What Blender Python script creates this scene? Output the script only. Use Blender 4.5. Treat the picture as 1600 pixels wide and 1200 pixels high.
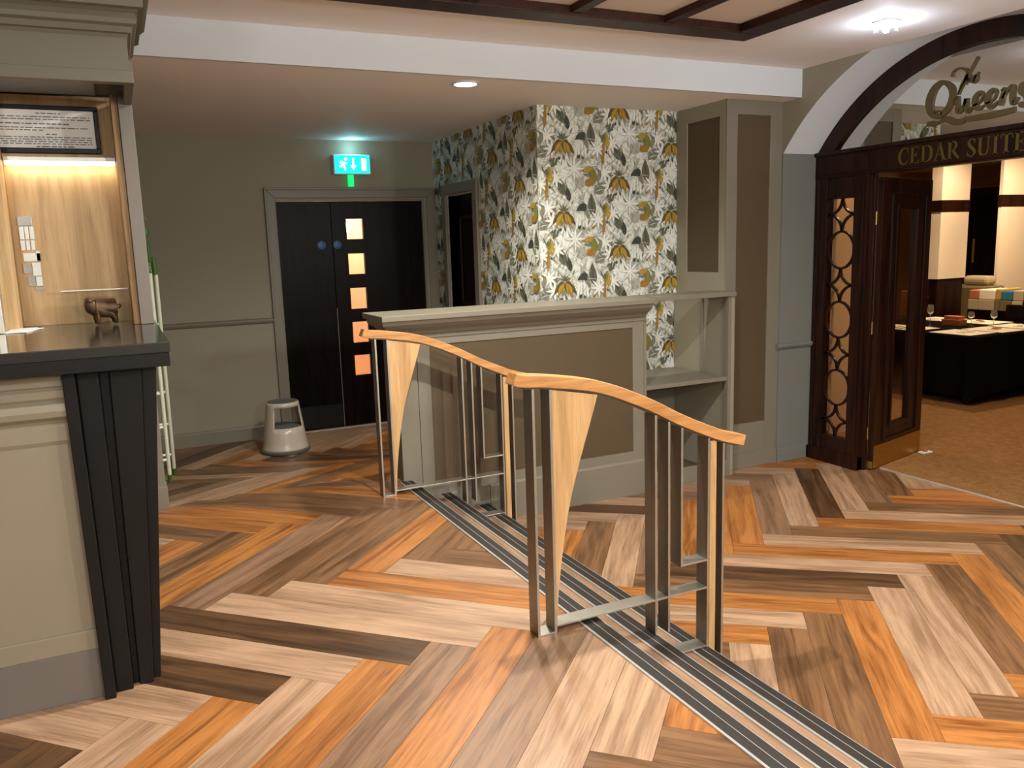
import bpy, bmesh, math, random
from mathutils import Vector, Matrix
random.seed(7)
for o in list(bpy.data.objects): bpy.data.objects.remove(o)
SC = bpy.context.scene
COL = SC.collection
PI = math.pi

# ------------------------------------------------------------------ camera
def cam_axes(a, b, c):
    f = Vector((math.sin(a)*math.cos(b), math.cos(a)*math.cos(b), math.sin(b)))
    r = Vector((math.cos(a), -math.sin(a), 0)); u = r.cross(f)
    return math.cos(c)*r + math.sin(c)*u, -math.sin(c)*r + math.cos(c)*u, f
_r, _u, _f = cam_axes(0.4436, -0.1667, -0.0318)
cam = bpy.data.cameras.new('camera'); camo = bpy.data.objects.new('camera', cam); COL.objects.link(camo)
camo.matrix_world = Matrix(((_r.x, _u.x, -_f.x, 0), (_r.y, _u.y, -_f.y, 0), (_r.z, _u.z, -_f.z, 1.5), (0, 0, 0, 1)))
cam.sensor_width = 36; cam.lens = 1280/1600*36; cam.clip_start = 0.02
SC.camera = camo

# ------------------------------------------------------------------ world, exposure
w = bpy.data.worlds.new('world'); SC.world = w; w.use_nodes = True
w.node_tree.nodes['Background'].inputs[0].default_value = (1.0, 0.86, 0.72, 1)
w.node_tree.nodes['Background'].inputs[1].default_value = 0.02
vs = SC.view_settings
vs.view_transform = 'Standard'; vs.look = 'None'; vs.gamma = 1; vs.use_curve_mapping = False
vs.exposure = 1.05

WARM = (1.0, 0.80, 0.60); NEUT = (1.0, 0.90, 0.80); HOT = (1.0, 0.66, 0.36)
def spot(name, loc, power, col=WARM, size=150, blend=0.6, rad=0.04, target=None):
    l = bpy.data.lights.new(name, 'SPOT'); l.energy = power; l.color = col
    l.spot_size = math.radians(size); l.spot_blend = blend; l.shadow_soft_size = rad
    o = bpy.data.objects.new(name, l); COL.objects.link(o); o.location = loc
    if target is not None:
        o.rotation_euler = (Vector(target)-Vector(loc)).to_track_quat('-Z', 'Y').to_euler()
    return o
def point(name, loc, power, col=WARM, rad=0.05):
    l = bpy.data.lights.new(name, 'POINT'); l.energy = power; l.color = col; l.shadow_soft_size = rad
    o = bpy.data.objects.new(name, l); COL.objects.link(o); o.location = loc
    return o
LAMP = (1.0, 0.975, 0.93)
# recessed lobby lamps out of view, and unseen points added to brighten the ceilings
for p, e in (((1.50, 2.98, 2.70), 155), ((3.25, 2.35, 2.70), 42), ((0.30, 1.60, 2.70), 22)):
    spot('downlight_lamp', p, e, LAMP, 165, 0.7, 0.035)
for p, e in (((2.6, 0.4, 1.95), 70), ((-0.9, 0.3, 1.95), 30), ((1.0, -1.4, 1.95), 80), ((4.0, 0.6, 1.95), 52)):
    point('fill_point', p, e, LAMP, 0.10)
spot('downlight_lamp', (2.18, 5.15, 2.53), 84, (1.0, 0.93, 0.80), 150, 0.8, 0.04)

# ------------------------------------------------------------------ mesh builder
class MB:
    def __init__(s): s.v = []; s.f = []; s.m = []
    def add(s, vs, fs, mi=0):
        n = len(s.v); s.v += [tuple(p) for p in vs]
        for f in fs: s.f.append([i+n for i in f]); s.m.append(mi)
        return s
    def box(s, x0, x1, y0, y1, z0, z1, mi=0):
        v = [(x, y, z) for x in (x0, x1) for y in (y0, y1) for z in (z0, z1)]
        return s.add(v, [(0, 1, 3, 2), (4, 6, 7, 5), (0, 4, 5, 1), (2, 3, 7, 6), (0, 2, 6, 4), (1, 5, 7, 3)], mi)
    def prism(s, poly, axis, a, b, mi=0):
        # poly in the plane across axis: x->(y,z), y->(x,z), z->(x,y)
        def P(p, t):
            return {'x': (t, p[0], p[1]), 'y': (p[0], t, p[1]), 'z': (p[0], p[1], t)}[axis]
        n = len(poly)
        v = [P(p, a) for p in poly] + [P(p, b) for p in poly]
        f = [list(range(n))[::-1], [i+n for i in range(n)]] + [(i, (i+1) % n, (i+1) % n+n, i+n) for i in range(n)]
        return s.add(v, f, mi)
    def strip(s, left, right, axis, a, b, mi=0):
        # band between two 2D polylines, extruded along axis (a quad strip with thickness)
        def P(p, t):
            return {'x': (t, p[0], p[1]), 'y': (p[0], t, p[1]), 'z': (p[0], p[1], t)}[axis]
        n = len(left); v = []
        for i in range(n): v += [P(left[i], a), P(right[i], a), P(right[i], b), P(left[i], b)]
        f = []
        for i in range(n-1):
            j = 4*i
            for q in range(4): f.append((j+q, j+(q+1) % 4, j+4+(q+1) % 4, j+4+q))
        f += [(3, 2, 1, 0), (4*n-4, 4*n-3, 4*n-2, 4*n-1)]
        return s.add(v, f, mi)
    def tube(s, pts, r, n=8, mi=0, cap=True):
        pts = [Vector(p) for p in pts]; rs = r if isinstance(r, (list, tuple)) else [r]*len(pts)
        v = []; up = None
        for i, p in enumerate(pts):
            d = (pts[min(i+1, len(pts)-1)]-pts[max(i-1, 0)]).normalized()
            if up is None: up = d.orthogonal().normalized()
            up = (up - d*up.dot(d)).normalized(); w2 = d.cross(up)
            for k in range(n):
                t = 2*PI*k/n; v.append(p + rs[i]*(math.cos(t)*up+math.sin(t)*w2))
        f = []
        for i in range(len(pts)-1):
            for k in range(n):
                f.append((i*n+k, i*n+(k+1) % n, (i+1)*n+(k+1) % n, (i+1)*n+k))
        if cap: f += [list(range(n))[::-1], [len(pts)*n-n+k for k in range(n)]]
        return s.add(v, f, mi)
    def lathe(s, prof, n=24, c=(0, 0, 0), mi=0, axis='z'):
        v = []; f = []
        for (r, h) in prof:
            for k in range(n):
                t = 2*PI*k/n; a, b = r*math.cos(t), r*math.sin(t)
                q = {'z': (a, b, h), 'y': (a, h, b), 'x': (h, a, b)}[axis]
                v.append((c[0]+q[0], c[1]+q[1], c[2]+q[2]))
        for i in range(len(prof)-1):
            for k in range(n): f.append((i*n+k, i*n+(k+1) % n, (i+1)*n+(k+1) % n, (i+1)*n+k))
        if prof[0][0] > 1e-5: f.append(list(range(n))[::-1])
        if prof[-1][0] > 1e-5: f.append([len(prof)*n-n+k for k in range(n)])
        return s.add(v, f, mi)
    def build(s, name, mats, parent=None, bevel=0, smooth=False, loc=None, clean=True):
        me = bpy.data.meshes.new(name); me.from_pydata(s.v, [], s.f)
        if not isinstance(mats, (list, tuple)): mats = [mats]
        for m in mats: me.materials.append(m)
        for p, i in zip(me.polygons, s.m): p.material_index = i
        bm = bmesh.new(); bm.from_mesh(me)
        if clean:
            bmesh.ops.remove_doubles(bm, verts=bm.verts, dist=1e-5)
            bmesh.ops.recalc_face_normals(bm, faces=bm.faces)
        if bevel:
            es = [e for e in bm.edges if len(e.link_faces) == 2 and e.calc_face_angle(0) > 0.6]
            bmesh.ops.bevel(bm, geom=es, offset=bevel, segments=2, profile=0.5, affect='EDGES', clamp_overlap=True)
        if smooth:
            for f in bm.faces: f.smooth = True
            for e in bm.edges:
                if len(e.link_faces) == 2 and e.calc_face_angle(0) > 0.7: e.smooth = False
        bm.to_mesh(me); bm.free()
        o = bpy.data.objects.new(name, me); COL.objects.link(o)
        if parent: o.parent = parent
        if loc: o.location = loc
        return o
def tag(o, label=None, cat=None, group=None, kind=None):
    if label: o['label'] = label
    if cat: o['category'] = cat
    if group: o['group'] = group
    if kind: o['kind'] = kind
    return o
def thing(name, label, cat, loc=(0, 0, 0), rz=0, group=None, kind=None):
    o = bpy.data.objects.new(name, None); COL.objects.link(o); o.location = loc; o.rotation_euler = (0, 0, rz)
    o.empty_display_size = 0.05
    return tag(o, label, cat, group, kind)
def copy_tree(o, parent=None):
    c = o.copy(); COL.objects.link(c); c.parent = parent
    for ch in list(o.children): copy_tree(ch, c)
    return c
def bx(name, m, parent, *b, bevel=0): return MB().box(*b).build(name, m, parent, bevel=bevel)
def catmull(pts, n=8):
    out = []
    for i in range(len(pts)-1):
        p0, p1, p2, p3 = pts[max(i-1, 0)], pts[i], pts[i+1], pts[min(i+2, len(pts)-1)]
        for k in range(n):
            t = k/n
            out.append(tuple(0.5*((2*b)+(-a+c)*t+(2*a-5*b+4*c-d)*t*t+(-a+3*b-3*c+d)*t**3) for a, b, c, d in zip(p0, p1, p2, p3)))
    out.append(tuple(pts[-1])); return out
def stroke(mb, pts, axis, a, b, n=6, mi=0):
    q = catmull(pts, n); L = []; R = []
    for i, (x, y, wd) in enumerate(q):
        dx = q[min(i+1, len(q)-1)][0]-q[max(i-1, 0)][0]; dy = q[min(i+1, len(q)-1)][1]-q[max(i-1, 0)][1]
        l = math.hypot(dx, dy) or 1; nx, ny = -dy/l, dx/l
        L.append((x+nx*wd/2, y+ny*wd/2)); R.append((x-nx*wd/2, y-ny*wd/2))
    mb.strip(L, R, axis, a, b, mi)

# ------------------------------------------------------------------ materials
def newmat(name):
    m = bpy.data.materials.new(name); m.use_nodes = True
    nt = m.node_tree; b = nt.nodes['Principled BSDF']
    return m, nt, b
def paint(name, c, rough=0.55, var=0.06, scale=6, bump=0.0, spec=0.4, metal=0.0):
    m, nt, b = newmat(name)
    tc = nt.nodes.new('ShaderNodeTexCoord'); nz = nt.nodes.new('ShaderNodeTexNoise')
    nz.inputs['Scale'].default_value = scale; nz.inputs['Detail'].default_value = 5
    nt.links.new(tc.outputs['Object'], nz.inputs['Vector'])
    mx = nt.nodes.new('ShaderNodeMix'); mx.data_type = 'RGBA'
    mx.inputs['A'].default_value = tuple(v*(1-var) for v in c)+(1,); mx.inputs['B'].default_value = tuple(min(1, v*(1+var)) for v in c)+(1,)
    nt.links.new(nz.outputs['Fac'], mx.inputs['Factor']); nt.links.new(mx.outputs['Result'], b.inputs['Base Color'])
    b.inputs['Roughness'].default_value = rough; b.inputs['Specular IOR Level'].default_value = spec
    b.inputs['Metallic'].default_value = metal
    if bump:
        bp = nt.nodes.new('ShaderNodeBump'); bp.inputs['Strength'].default_value = bump; bp.inputs['Distance'].default_value = 0.01
        n2 = nt.nodes.new('ShaderNodeTexNoise'); n2.inputs['Scale'].default_value = scale*30
        nt.links.new(tc.outputs['Object'], n2.inputs['Vector']); nt.links.new(n2.outputs['Fac'], bp.inputs['Height'])
        nt.links.new(bp.outputs['Normal'], b.inputs['Normal'])
    return m
def wood(name, dark, light, axis='x', rough=0.42, grain=1.0, rnd=True, spec=0.4, streak=0.5):
    m, nt, b = newmat(name); N = nt.nodes; Lk = nt.links
    tc = N.new('ShaderNodeTexCoord'); oi = N.new('ShaderNodeObjectInfo')
    add = N.new('ShaderNodeVectorMath'); add.operation = 'ADD'
    mul = N.new('ShaderNodeVectorMath'); mul.operation = 'SCALE'; mul.inputs[0].default_value = (37, 17, 9)
    Lk.new(oi.outputs['Random'], mul.inputs['Scale']); Lk.new(tc.outputs['Object'], add.inputs[0])
    if rnd: Lk.new(mul.outputs['Vector'], add.inputs[1])
    mp = N.new('ShaderNodeMapping'); s = {'x': (1.3, 16, 16), 'y': (16, 1.3, 16), 'z': (16, 16, 1.3)}[axis]
    mp.inputs['Scale'].default_value = tuple(v*grain for v in s); Lk.new(add.outputs['Vector'], mp.inputs['Vector'])
    n1 = N.new('ShaderNodeTexNoise'); n1.inputs['Scale'].default_value = 1; n1.inputs['Detail'].default_value = 6; n1.inputs['Distortion'].default_value = 0.9
    Lk.new(mp.outputs['Vector'], n1.inputs['Vector'])
    mp2 = N.new('ShaderNodeMapping'); mp2.inputs['Scale'].default_value = tuple(v*grain for v in {'x': (4, 110, 60), 'y': (110, 4, 60), 'z': (110, 110, 4)}[axis])
    Lk.new(add.outputs['Vector'], mp2.inputs['Vector'])
    n2 = N.new('ShaderNodeTexNoise'); n2.inputs['Scale'].default_value = 1; n2.inputs['Detail'].default_value = 3
    Lk.new(mp2.outputs['Vector'], n2.inputs['Vector'])
    mixf = N.new('ShaderNodeMath'); mixf.operation = 'MULTIPLY_ADD'; mixf.inputs[1].default_value = streak*0.6
    Lk.new(n2.outputs['Fac'], mixf.inputs[0])
    sc = N.new('ShaderNodeMath'); sc.operation = 'MULTIPLY_ADD'; sc.inputs[1].default_value = 1.0; sc.inputs[2].default_value = -streak*0.3
    Lk.new(n1.outputs['Fac'], sc.inputs[0]); Lk.new(sc.outputs[0], mixf.inputs[2])
    cr = N.new('ShaderNodeValToRGB'); cr.color_ramp.elements[0].position = 0.34; cr.color_ramp.elements[1].position = 0.62
    cr.color_ramp.elements[0].color = (*dark, 1); cr.color_ramp.elements[1].color = (*light, 1)
    Lk.new(mixf.outputs[0], cr.inputs['Fac'])
    # thin dark pores running with the grain, and a few knots
    mp3 = N.new('ShaderNodeMapping'); mp3.inputs['Scale'].default_value = tuple(v*grain for v in {'x': (7, 230, 90), 'y': (230, 7, 90), 'z': (230, 230, 7)}[axis])
    Lk.new(add.outputs['Vector'], mp3.inputs['Vector'])
    n3 = N.new('ShaderNodeTexNoise'); n3.inputs['Scale'].default_value = 1; n3.inputs['Detail'].default_value = 2; Lk.new(mp3.outputs['Vector'], n3.inputs['Vector'])
    r3 = N.new('ShaderNodeValToRGB'); r3.color_ramp.elements[0].position = 0.56; r3.color_ramp.elements[1].position = 0.70
    r3.color_ramp.elements[0].color = (1, 1, 1, 1); r3.color_ramp.elements[1].color = (1-0.55*streak,)*3+(1,)
    Lk.new(n3.outputs['Fac'], r3.inputs['Fac'])
    mp4 = N.new('ShaderNodeMapping'); mp4.inputs['Scale'].default_value = tuple(v*grain for v in {'x': (1.6, 6, 6), 'y': (6, 1.6, 6), 'z': (6, 6, 1.6)}[axis])
    Lk.new(add.outputs['Vector'], mp4.inputs['Vector'])
    vo = N.new('ShaderNodeTexVoronoi'); vo.inputs['Scale'].default_value = 1.0; Lk.new(mp4.outputs['Vector'], vo.inputs['Vector'])
    r4 = N.new('ShaderNodeValToRGB'); r4.color_ramp.elements[0].position = 0.02; r4.color_ramp.elements[1].position = 0.13
    r4.color_ramp.elements[0].color = (0.55, 0.5, 0.45, 1); r4.color_ramp.elements[1].color = (1, 1, 1, 1); Lk.new(vo.outputs['Distance'], r4.inputs['Fac'])
    m1 = N.new('ShaderNodeMix'); m1.data_type = 'RGBA'; m1.blend_type = 'MULTIPLY'; m1.inputs['Factor'].default_value = 1; Lk.new(cr.outputs['Color'], m1.inputs['A']); Lk.new(r3.outputs['Color'], m1.inputs['B'])
    m2 = N.new('ShaderNodeMix'); m2.data_type = 'RGBA'; m2.blend_type = 'MULTIPLY'; m2.inputs['Factor'].default_value = 0.6; Lk.new(m1.outputs['Result'], m2.inputs['A']); Lk.new(r4.outputs['Color'], m2.inputs['B'])
    Lk.new(m2.outputs['Result'], b.inputs['Base Color'])
    b.inputs['Roughness'].default_value = rough; b.inputs['Specular IOR Level'].default_value = spec
    bp = N.new('ShaderNodeBump'); bp.inputs['Strength'].default_value = 0.08; bp.inputs['Distance'].default_value = 0.004
    Lk.new(n2.outputs['Fac'], bp.inputs['Height']); Lk.new(bp.outputs['Normal'], b.inputs['Normal'])
    return m
def emit(name, c, s):
    m, nt, b = newmat(name)
    b.inputs['Base Color'].default_value = (*c, 1); b.inputs['Emission Color'].default_value = (*c, 1); b.inputs['Emission Strength'].default_value = s
    return m
def glass(name, tint=(1, 1, 1), refl=0.08, rough=0.0):
    m, nt, b = newmat(name); N = nt.nodes; Lk = nt.links; N.remove(b)
    out = [n for n in N if n.type == 'OUTPUT_MATERIAL'][0]
    tr = N.new('ShaderNodeBsdfTransparent'); tr.inputs[0].default_value = (*tint, 1)
    gl = N.new('ShaderNodeBsdfGlossy'); gl.inputs['Roughness'].default_value = rough
    lw_ = N.new('ShaderNodeLayerWeight'); lw_.inputs['Blend'].default_value = 0.5
    pw = N.new('ShaderNodeMath'); pw.operation = 'POWER'; pw.inputs[1].default_value = 4; Lk.new(lw_.outputs['Facing'], pw.inputs[0])
    ad = N.new('ShaderNodeMath'); ad.operation = 'MULTIPLY_ADD'; ad.inputs[1].default_value = 0.8; ad.inputs[2].default_value = 0.03+refl; ad.use_clamp = True
    Lk.new(pw.outputs[0], ad.inputs[0])
    mx = N.new('ShaderNodeMixShader'); Lk.new(ad.outputs[0], mx.inputs[0]); Lk.new(tr.outputs[0], mx.inputs[1]); Lk.new(gl.outputs[0], mx.inputs[2])
    Lk.new(mx.outputs[0], out.inputs[0]); return m
M = {}
M['wall'] = paint('wall_greige', (0.265, 0.238, 0.172), 0.6, 0.04, 3, 0.05)
M['trim'] = paint('trim_greige', (0.190, 0.170, 0.127), 0.42, 0.04, 4)
M['panel'] = paint('panel_taupe', (0.084, 0.057, 0.028), 0.6, 0.05, 4, 0.05)
M['jamb'] = paint('jamb_grey', (0.168, 0.168, 0.147), 0.55, 0.03, 3)
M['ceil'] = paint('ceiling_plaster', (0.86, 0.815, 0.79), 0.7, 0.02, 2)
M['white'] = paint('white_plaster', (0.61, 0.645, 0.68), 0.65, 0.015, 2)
M['desk'] = paint('desk_cream', (0.25, 0.213, 0.152), 0.5, 0.04, 3)
M['kick'] = paint('desk_plinth_grey', (0.155, 0.136, 0.122), 0.5, 0.05, 3)
M['black'] = paint('black_satin', (0.0105, 0.0095, 0.009), 0.36, 0.2, 8, 0.05, spec=0.2)
M['stone'] = paint('black_polished_top', (0.022, 0.022, 0.021), 0.12, 0.2, 20, spec=0.6)
M['canopy'] = paint('canopy_greige', (0.105, 0.094, 0.066), 0.5, 0.04, 3)
M['steel'] = paint('dark_steel', (0.20, 0.185, 0.155), 0.36, 0.12, 30, metal=0.85)
M['steel_and_lit_edge'] = paint('bright_and_lit_steel', (0.55, 0.52, 0.45), 0.35, 0.1, 30, metal=0.9)  # bare steel fittings; on railing posts and bars it stands for lit faces
M['alu'] = paint('aluminium', (0.56, 0.545, 0.51), 0.35, 0.08, 40, metal=0.6)
M['rubber'] = paint('black_rubber', (0.019, 0.015, 0.0115), 0.6, 0.15, 60)
M['oak_rail'] = wood('oak_rail', (0.36, 0.158, 0.048), (0.54, 0.27, 0.095), 'x', 0.38, 1.5, streak=0.35)
M['oak_fin'] = wood('oak_fin', (0.40, 0.225, 0.088), (0.56, 0.345, 0.155), 'z', 0.42, 1.2, streak=0.35)
M['oak_wall'] = wood('oak_wall', (0.46, 0.285, 0.125), (0.62, 0.42, 0.21), 'z', 0.45, 0.9, streak=0.35)
M['oak_edge'] = wood('oak_edge', (0.22, 0.11, 0.04), (0.38, 0.22, 0.09), 'z', 0.5, 1.5)
M['pl_l'] = wood('plank_pale', (0.235, 0.135, 0.073), (0.42, 0.262, 0.157), 'x', 0.40, 1.0, streak=0.55)
M['pl_g'] = wood('plank_grey', (0.135, 0.070, 0.036), (0.255, 0.142, 0.077), 'x', 0.40, 1.0, streak=0.6)
M['pl_o'] = wood('plank_honey', (0.19, 0.064, 0.013), (0.40, 0.158, 0.040), 'x', 0.38, 1.0, streak=0.6)
M['pl_b'] = wood('plank_brown', (0.085, 0.039, 0.015), (0.205, 0.102, 0.044), 'x', 0.38, 1.0, streak=0.6)
M['pl_d'] = wood('plank_dark', (0.042, 0.019, 0.0075), (0.105, 0.050, 0.020), 'x', 0.38, 1.0, streak=0.6)
M['pl_tread'] = wood('plank_tread', (0.20, 0.115, 0.062), (0.34, 0.205, 0.12), 'y', 0.45, 1.0)
M['subfloor'] = paint('subfloor', (0.10, 0.065, 0.04), 0.7)
M['maho'] = wood('mahogany', (0.008, 0.0026, 0.0014), (0.024, 0.0072, 0.0038), 'z', 0.33, 1.0, spec=0.25)
M['beam'] = wood('beam_wood', (0.016, 0.005, 0.003), (0.04, 0.0125, 0.0065), 'y', 0.4, 0.8, spec=0.25)
M['wenge'] = wood('wenge_door', (0.0028, 0.0014, 0.001), (0.0085, 0.0042, 0.003), 'z', 0.34, 1.2, spec=0.08)
M['brass'] = paint('brass', (0.55, 0.36, 0.10), 0.35, 0.1, 12, metal=1.0)
M['gold'] = paint('gold_leaf', (0.115, 0.082, 0.018), 0.45, 0.2, 30, metal=0.4)
M['bronze'] = paint('bronze', (0.075, 0.042, 0.018), 0.38, 0.5, 90, metal=0.5)
M['plastic_grey'] = paint('stool_plastic', (0.50, 0.44, 0.36), 0.25, 0.04, 5, spec=0.6)
M['grey_rubber'] = paint('stool_rubber', (0.11, 0.11, 0.10), 0.6)
M['paper'] = paint('paper', (0.78, 0.76, 0.72), 0.7, 0.02)
M['green'] = paint('green_plastic', (0.05, 0.12, 0.02), 0.4, 0.2, 30)
M['palegreen'] = paint('pale_tube', (0.75, 0.80, 0.62), 0.3, 0.06, 20, metal=0.2)
M['glass'] = glass('clear_glass', (0.95, 0.96, 0.94), 0.02)
M['darkglass'] = glass('tinted_glass', (0.96, 0.92, 0.86), 0.0)
M['blue'] = paint('blue_disc', (0.03, 0.11, 0.28), 0.4)
M['peach'] = paint('peach_wall', (0.85, 0.60, 0.42), 0.6)
M['cream'] = paint('cream_wall', (0.80, 0.67, 0.50), 0.6, 0.03)
M['tan'] = paint('tan_wall', (0.50, 0.34, 0.19), 0.6, 0.03)
M['cloth_black'] = paint('black_cloth', (0.004, 0.003, 0.003), 0.9, 0.2, spec=0.05)
M['linen'] = paint('cream_linen', (0.86, 0.78, 0.60), 0.7)
M['red'] = paint('red_leather', (0.24, 0.035, 0.02), 0.45, 0.15, 20)
M['rust'] = paint('rust_box', (0.36, 0.11, 0.03), 0.5, 0.15, 20)
M['teal'] = paint('teal_fabric', (0.03, 0.16, 0.24), 0.8)
M['goldf'] = paint('gold_fabric', (0.50, 0.28, 0.05), 0.8)
M['coral'] = paint('coral_fabric', (0.50, 0.15, 0.07), 0.8)
M['sand'] = paint('sand_fabric', (0.45, 0.36, 0.22), 0.8)
M['olive'] = paint('olive_fabric', (0.16, 0.13, 0.05), 0.8)
M['lamp_on'] = emit('lamp_on', (1.0, 0.9, 0.78), 10)
M['led'] = emit('led_strip', (1.0, 0.9, 0.68), 1.6)
M['cool_on'] = emit('cool_led', (0.80, 0.88, 1.0), 14)
M['sign_cyan'] = emit('exit_sign_face', (0.0, 0.62, 0.72), 0.75)
M['sign_white'] = emit('exit_sign_white', (0.85, 1.0, 1.0), 0.8)
M['sign_green'] = emit('exit_green', (0.0, 0.70, 0.16), 0.6)
M['white_plastic'] = paint('white_plastic', (0.75, 0.78, 0.78), 0.4)
def carpet():
    m, nt, b = newmat('carpet_rust'); N = nt.nodes; Lk = nt.links
    tc = N.new('ShaderNodeTexCoord')
    n1 = N.new('ShaderNodeTexNoise'); n1.inputs['Scale'].default_value = 14; n1.inputs['Detail'].default_value = 8; n1.inputs['Roughness'].default_value = 0.75
    n2 = N.new('ShaderNodeTexNoise'); n2.inputs['Scale'].default_value = 160; n2.inputs['Detail'].default_value = 2
    Lk.new(tc.outputs['Object'], n1.inputs['Vector']); Lk.new(tc.outputs['Object'], n2.inputs['Vector'])
    mx = N.new('ShaderNodeMath'); mx.operation = 'MULTIPLY_ADD'; mx.inputs[1].default_value = 0.5; Lk.new(n2.outputs['Fac'], mx.inputs[0])
    h = N.new('ShaderNodeMath'); h.operation = 'MULTIPLY'; h.inputs[1].default_value = 0.5; Lk.new(n1.outputs['Fac'], h.inputs[0]); Lk.new(h.outputs[0], mx.inputs[2])
    cr = N.new('ShaderNodeValToRGB'); cr.color_ramp.elements[0].position = 0.35; cr.color_ramp.elements[1].position = 0.7
    cr.color_ramp.elements[0].color = (0.16, 0.078, 0.026, 1); cr.color_ramp.elements[1].color = (0.36, 0.19, 0.075, 1)
    Lk.new(mx.outputs[0], cr.inputs[0]); Lk.new(cr.outputs[0], b.inputs['Base Color']); b.inputs['Roughness'].default_value = 0.95
    b.inputs['Specular IOR Level'].default_value = 0.1
    bp = N.new('ShaderNodeBump'); bp.inputs['Strength'].default_value = 0.5; bp.inputs['Distance'].default_value = 0.01
    Lk.new(n2.outputs['Fac'], bp.inputs['Height']); Lk.new(bp.outputs[0], b.inputs['Normal']); return m
M['carpet'] = carpet()
def wallpaper_base():
    m, nt, b = newmat('wallpaper_ground'); N = nt.nodes; Lk = nt.links
    tc = N.new('ShaderNodeTexCoord')
    vo = N.new('ShaderNodeTexVoronoi'); vo.feature = 'DISTANCE_TO_EDGE'; vo.inputs['Scale'].default_value = 16
    nz = N.new('ShaderNodeTexNoise'); nz.inputs['Scale'].default_value = 9; nz.inputs['Detail'].default_value = 4
    mp = N.new('ShaderNodeMix'); mp.data_type = 'RGBA'; mp.inputs['Factor'].default_value = 0.22
    Lk.new(tc.outputs['Object'], nz.inputs['Vector']); Lk.new(tc.outputs['Object'], mp.inputs['A']); Lk.new(nz.outputs['Color'], mp.inputs['B'])
    Lk.new(mp.outputs['Result'], vo.inputs['Vector'])
    cr = N.new('ShaderNodeValToRGB'); cr.color_ramp.elements[0].position = 0.0; cr.color_ramp.elements[1].position = 0.09
    cr.color_ramp.elements[0].color = (0.36, 0.37, 0.31, 1); cr.color_ramp.elements[1].color = (0.70, 0.71, 0.63, 1)
    Lk.new(vo.outputs['Distance'], cr.inputs[0]); Lk.new(cr.outputs[0], b.inputs['Base Color']); b.inputs['Roughness'].default_value = 0.7
    return m
M['wp'] = wallpaper_base()
PR = {k: paint('print_'+k, c, 0.7, 0.22, 40) for k, c in dict(dark=(0.045, 0.05, 0.035), moss=(0.105, 0.11, 0.065), grey=(0.20, 0.205, 0.145), ash=(0.37, 0.38, 0.31),
      pale=(0.52, 0.53, 0.47), white=(0.74, 0.75, 0.69), gold=(0.40, 0.26, 0.03), amber=(0.31, 0.165, 0.018), olive=(0.20, 0.185, 0.035), brown=(0.10, 0.07, 0.02)).items()}

# ------------------------------------------------------------------ levels and planes
ZL = -0.375            # lower floor
ZE = -0.258            # landing at the exit doors, foot of the ramp
CLOW, CUP = 2.555, 2.763
YEX = 8.05; XWP = 3.02; YWP = 5.77; XA = 4.89; YJ = 5.135; XF = 5.27
RAMP0, RAMP1 = 5.10, 7.00
def zfloor(y): return 0.0 if y < RAMP0 else (ZE if y > RAMP1 else ZE*(y-RAMP0)/(RAMP1-RAMP0))

# ------------------------------------------------------------------ floors with herringbone planks
def clip(poly, ax, lim, keep_less):
    out = []
    for i in range(len(poly)):
        a, b = poly[i], poly[(i+1) % len(poly)]
        ia = (a[ax] <= lim) if keep_less else (a[ax] >= lim); ib = (b[ax] <= lim) if keep_less else (b[ax] >= lim)
        if ia: out.append(a)
        if ia != ib:
            t = (lim-a[ax])/(b[ax]-a[ax]); out.append((a[0]+t*(b[0]-a[0]), a[1]+t*(b[1]-a[1])))
    return out
def area(p): return abs(sum(p[i][0]*p[(i+1) % len(p)][1]-p[(i+1) % len(p)][0]*p[i][1] for i in range(len(p))))/2
def clip_rect(p, r):
    for ax, lim, less in ((0, r[0], False), (0, r[1], True), (1, r[2], False), (1, r[3], True)):
        p = clip(p, ax, lim, less)
        if len(p) < 3: return []
    return p
CL = {'L': 'A0,0 d A0,1 l A0,2 l A0,3 o A0,4 l B0,0 g B0,1 b B0,2 b B0,-1 o B0,-2 b B0,-3 o A-1,1 b A-1,-1 o A-1,-2 b A-1,-3 l B-1,2 o B-1,-1 g A0,-1 l A0,-2 d B0,3 o B1,-2 l B1,-1 o B1,0 g B1,1 o B1,2 g B1,3 l B1,4 l B1,5 o A1,5 b B1,-4 l A0,-3 l A0,-4 l B1,-3 o B1,-5 d A0,5 b B0,4 b A-1,3 o B-1,3 b A-2,5 b A-1,4 g A-1,0 o A-1,2 b',
      'R': 'A0,0 l A0,-1 o A0,-2 l A0,-3 d A0,-4 b A0,-5 o A0,-6 l A0,-7 o B1,-8 l B1,-7 b B1,-6 b B1,-5 o B1,-4 l B1,-3 l B1,-2 b B1,-1 o B1,0 b B0,-1 o B0,-2 o B0,0 g B0,1 l B0,2 d B0,3 l B0,4 g B0,5 b B0,6 l A0,2 o A0,1 b A0,3 l A0,4 b A0,5 o A0,6 o A-1,2 l A1,-3 b A1,-4 o A1,-5 l A1,-2 o'}
CL = {s: dict(zip(t.split()[::2], t.split()[1::2])) for s, t in CL.items()}
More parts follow.
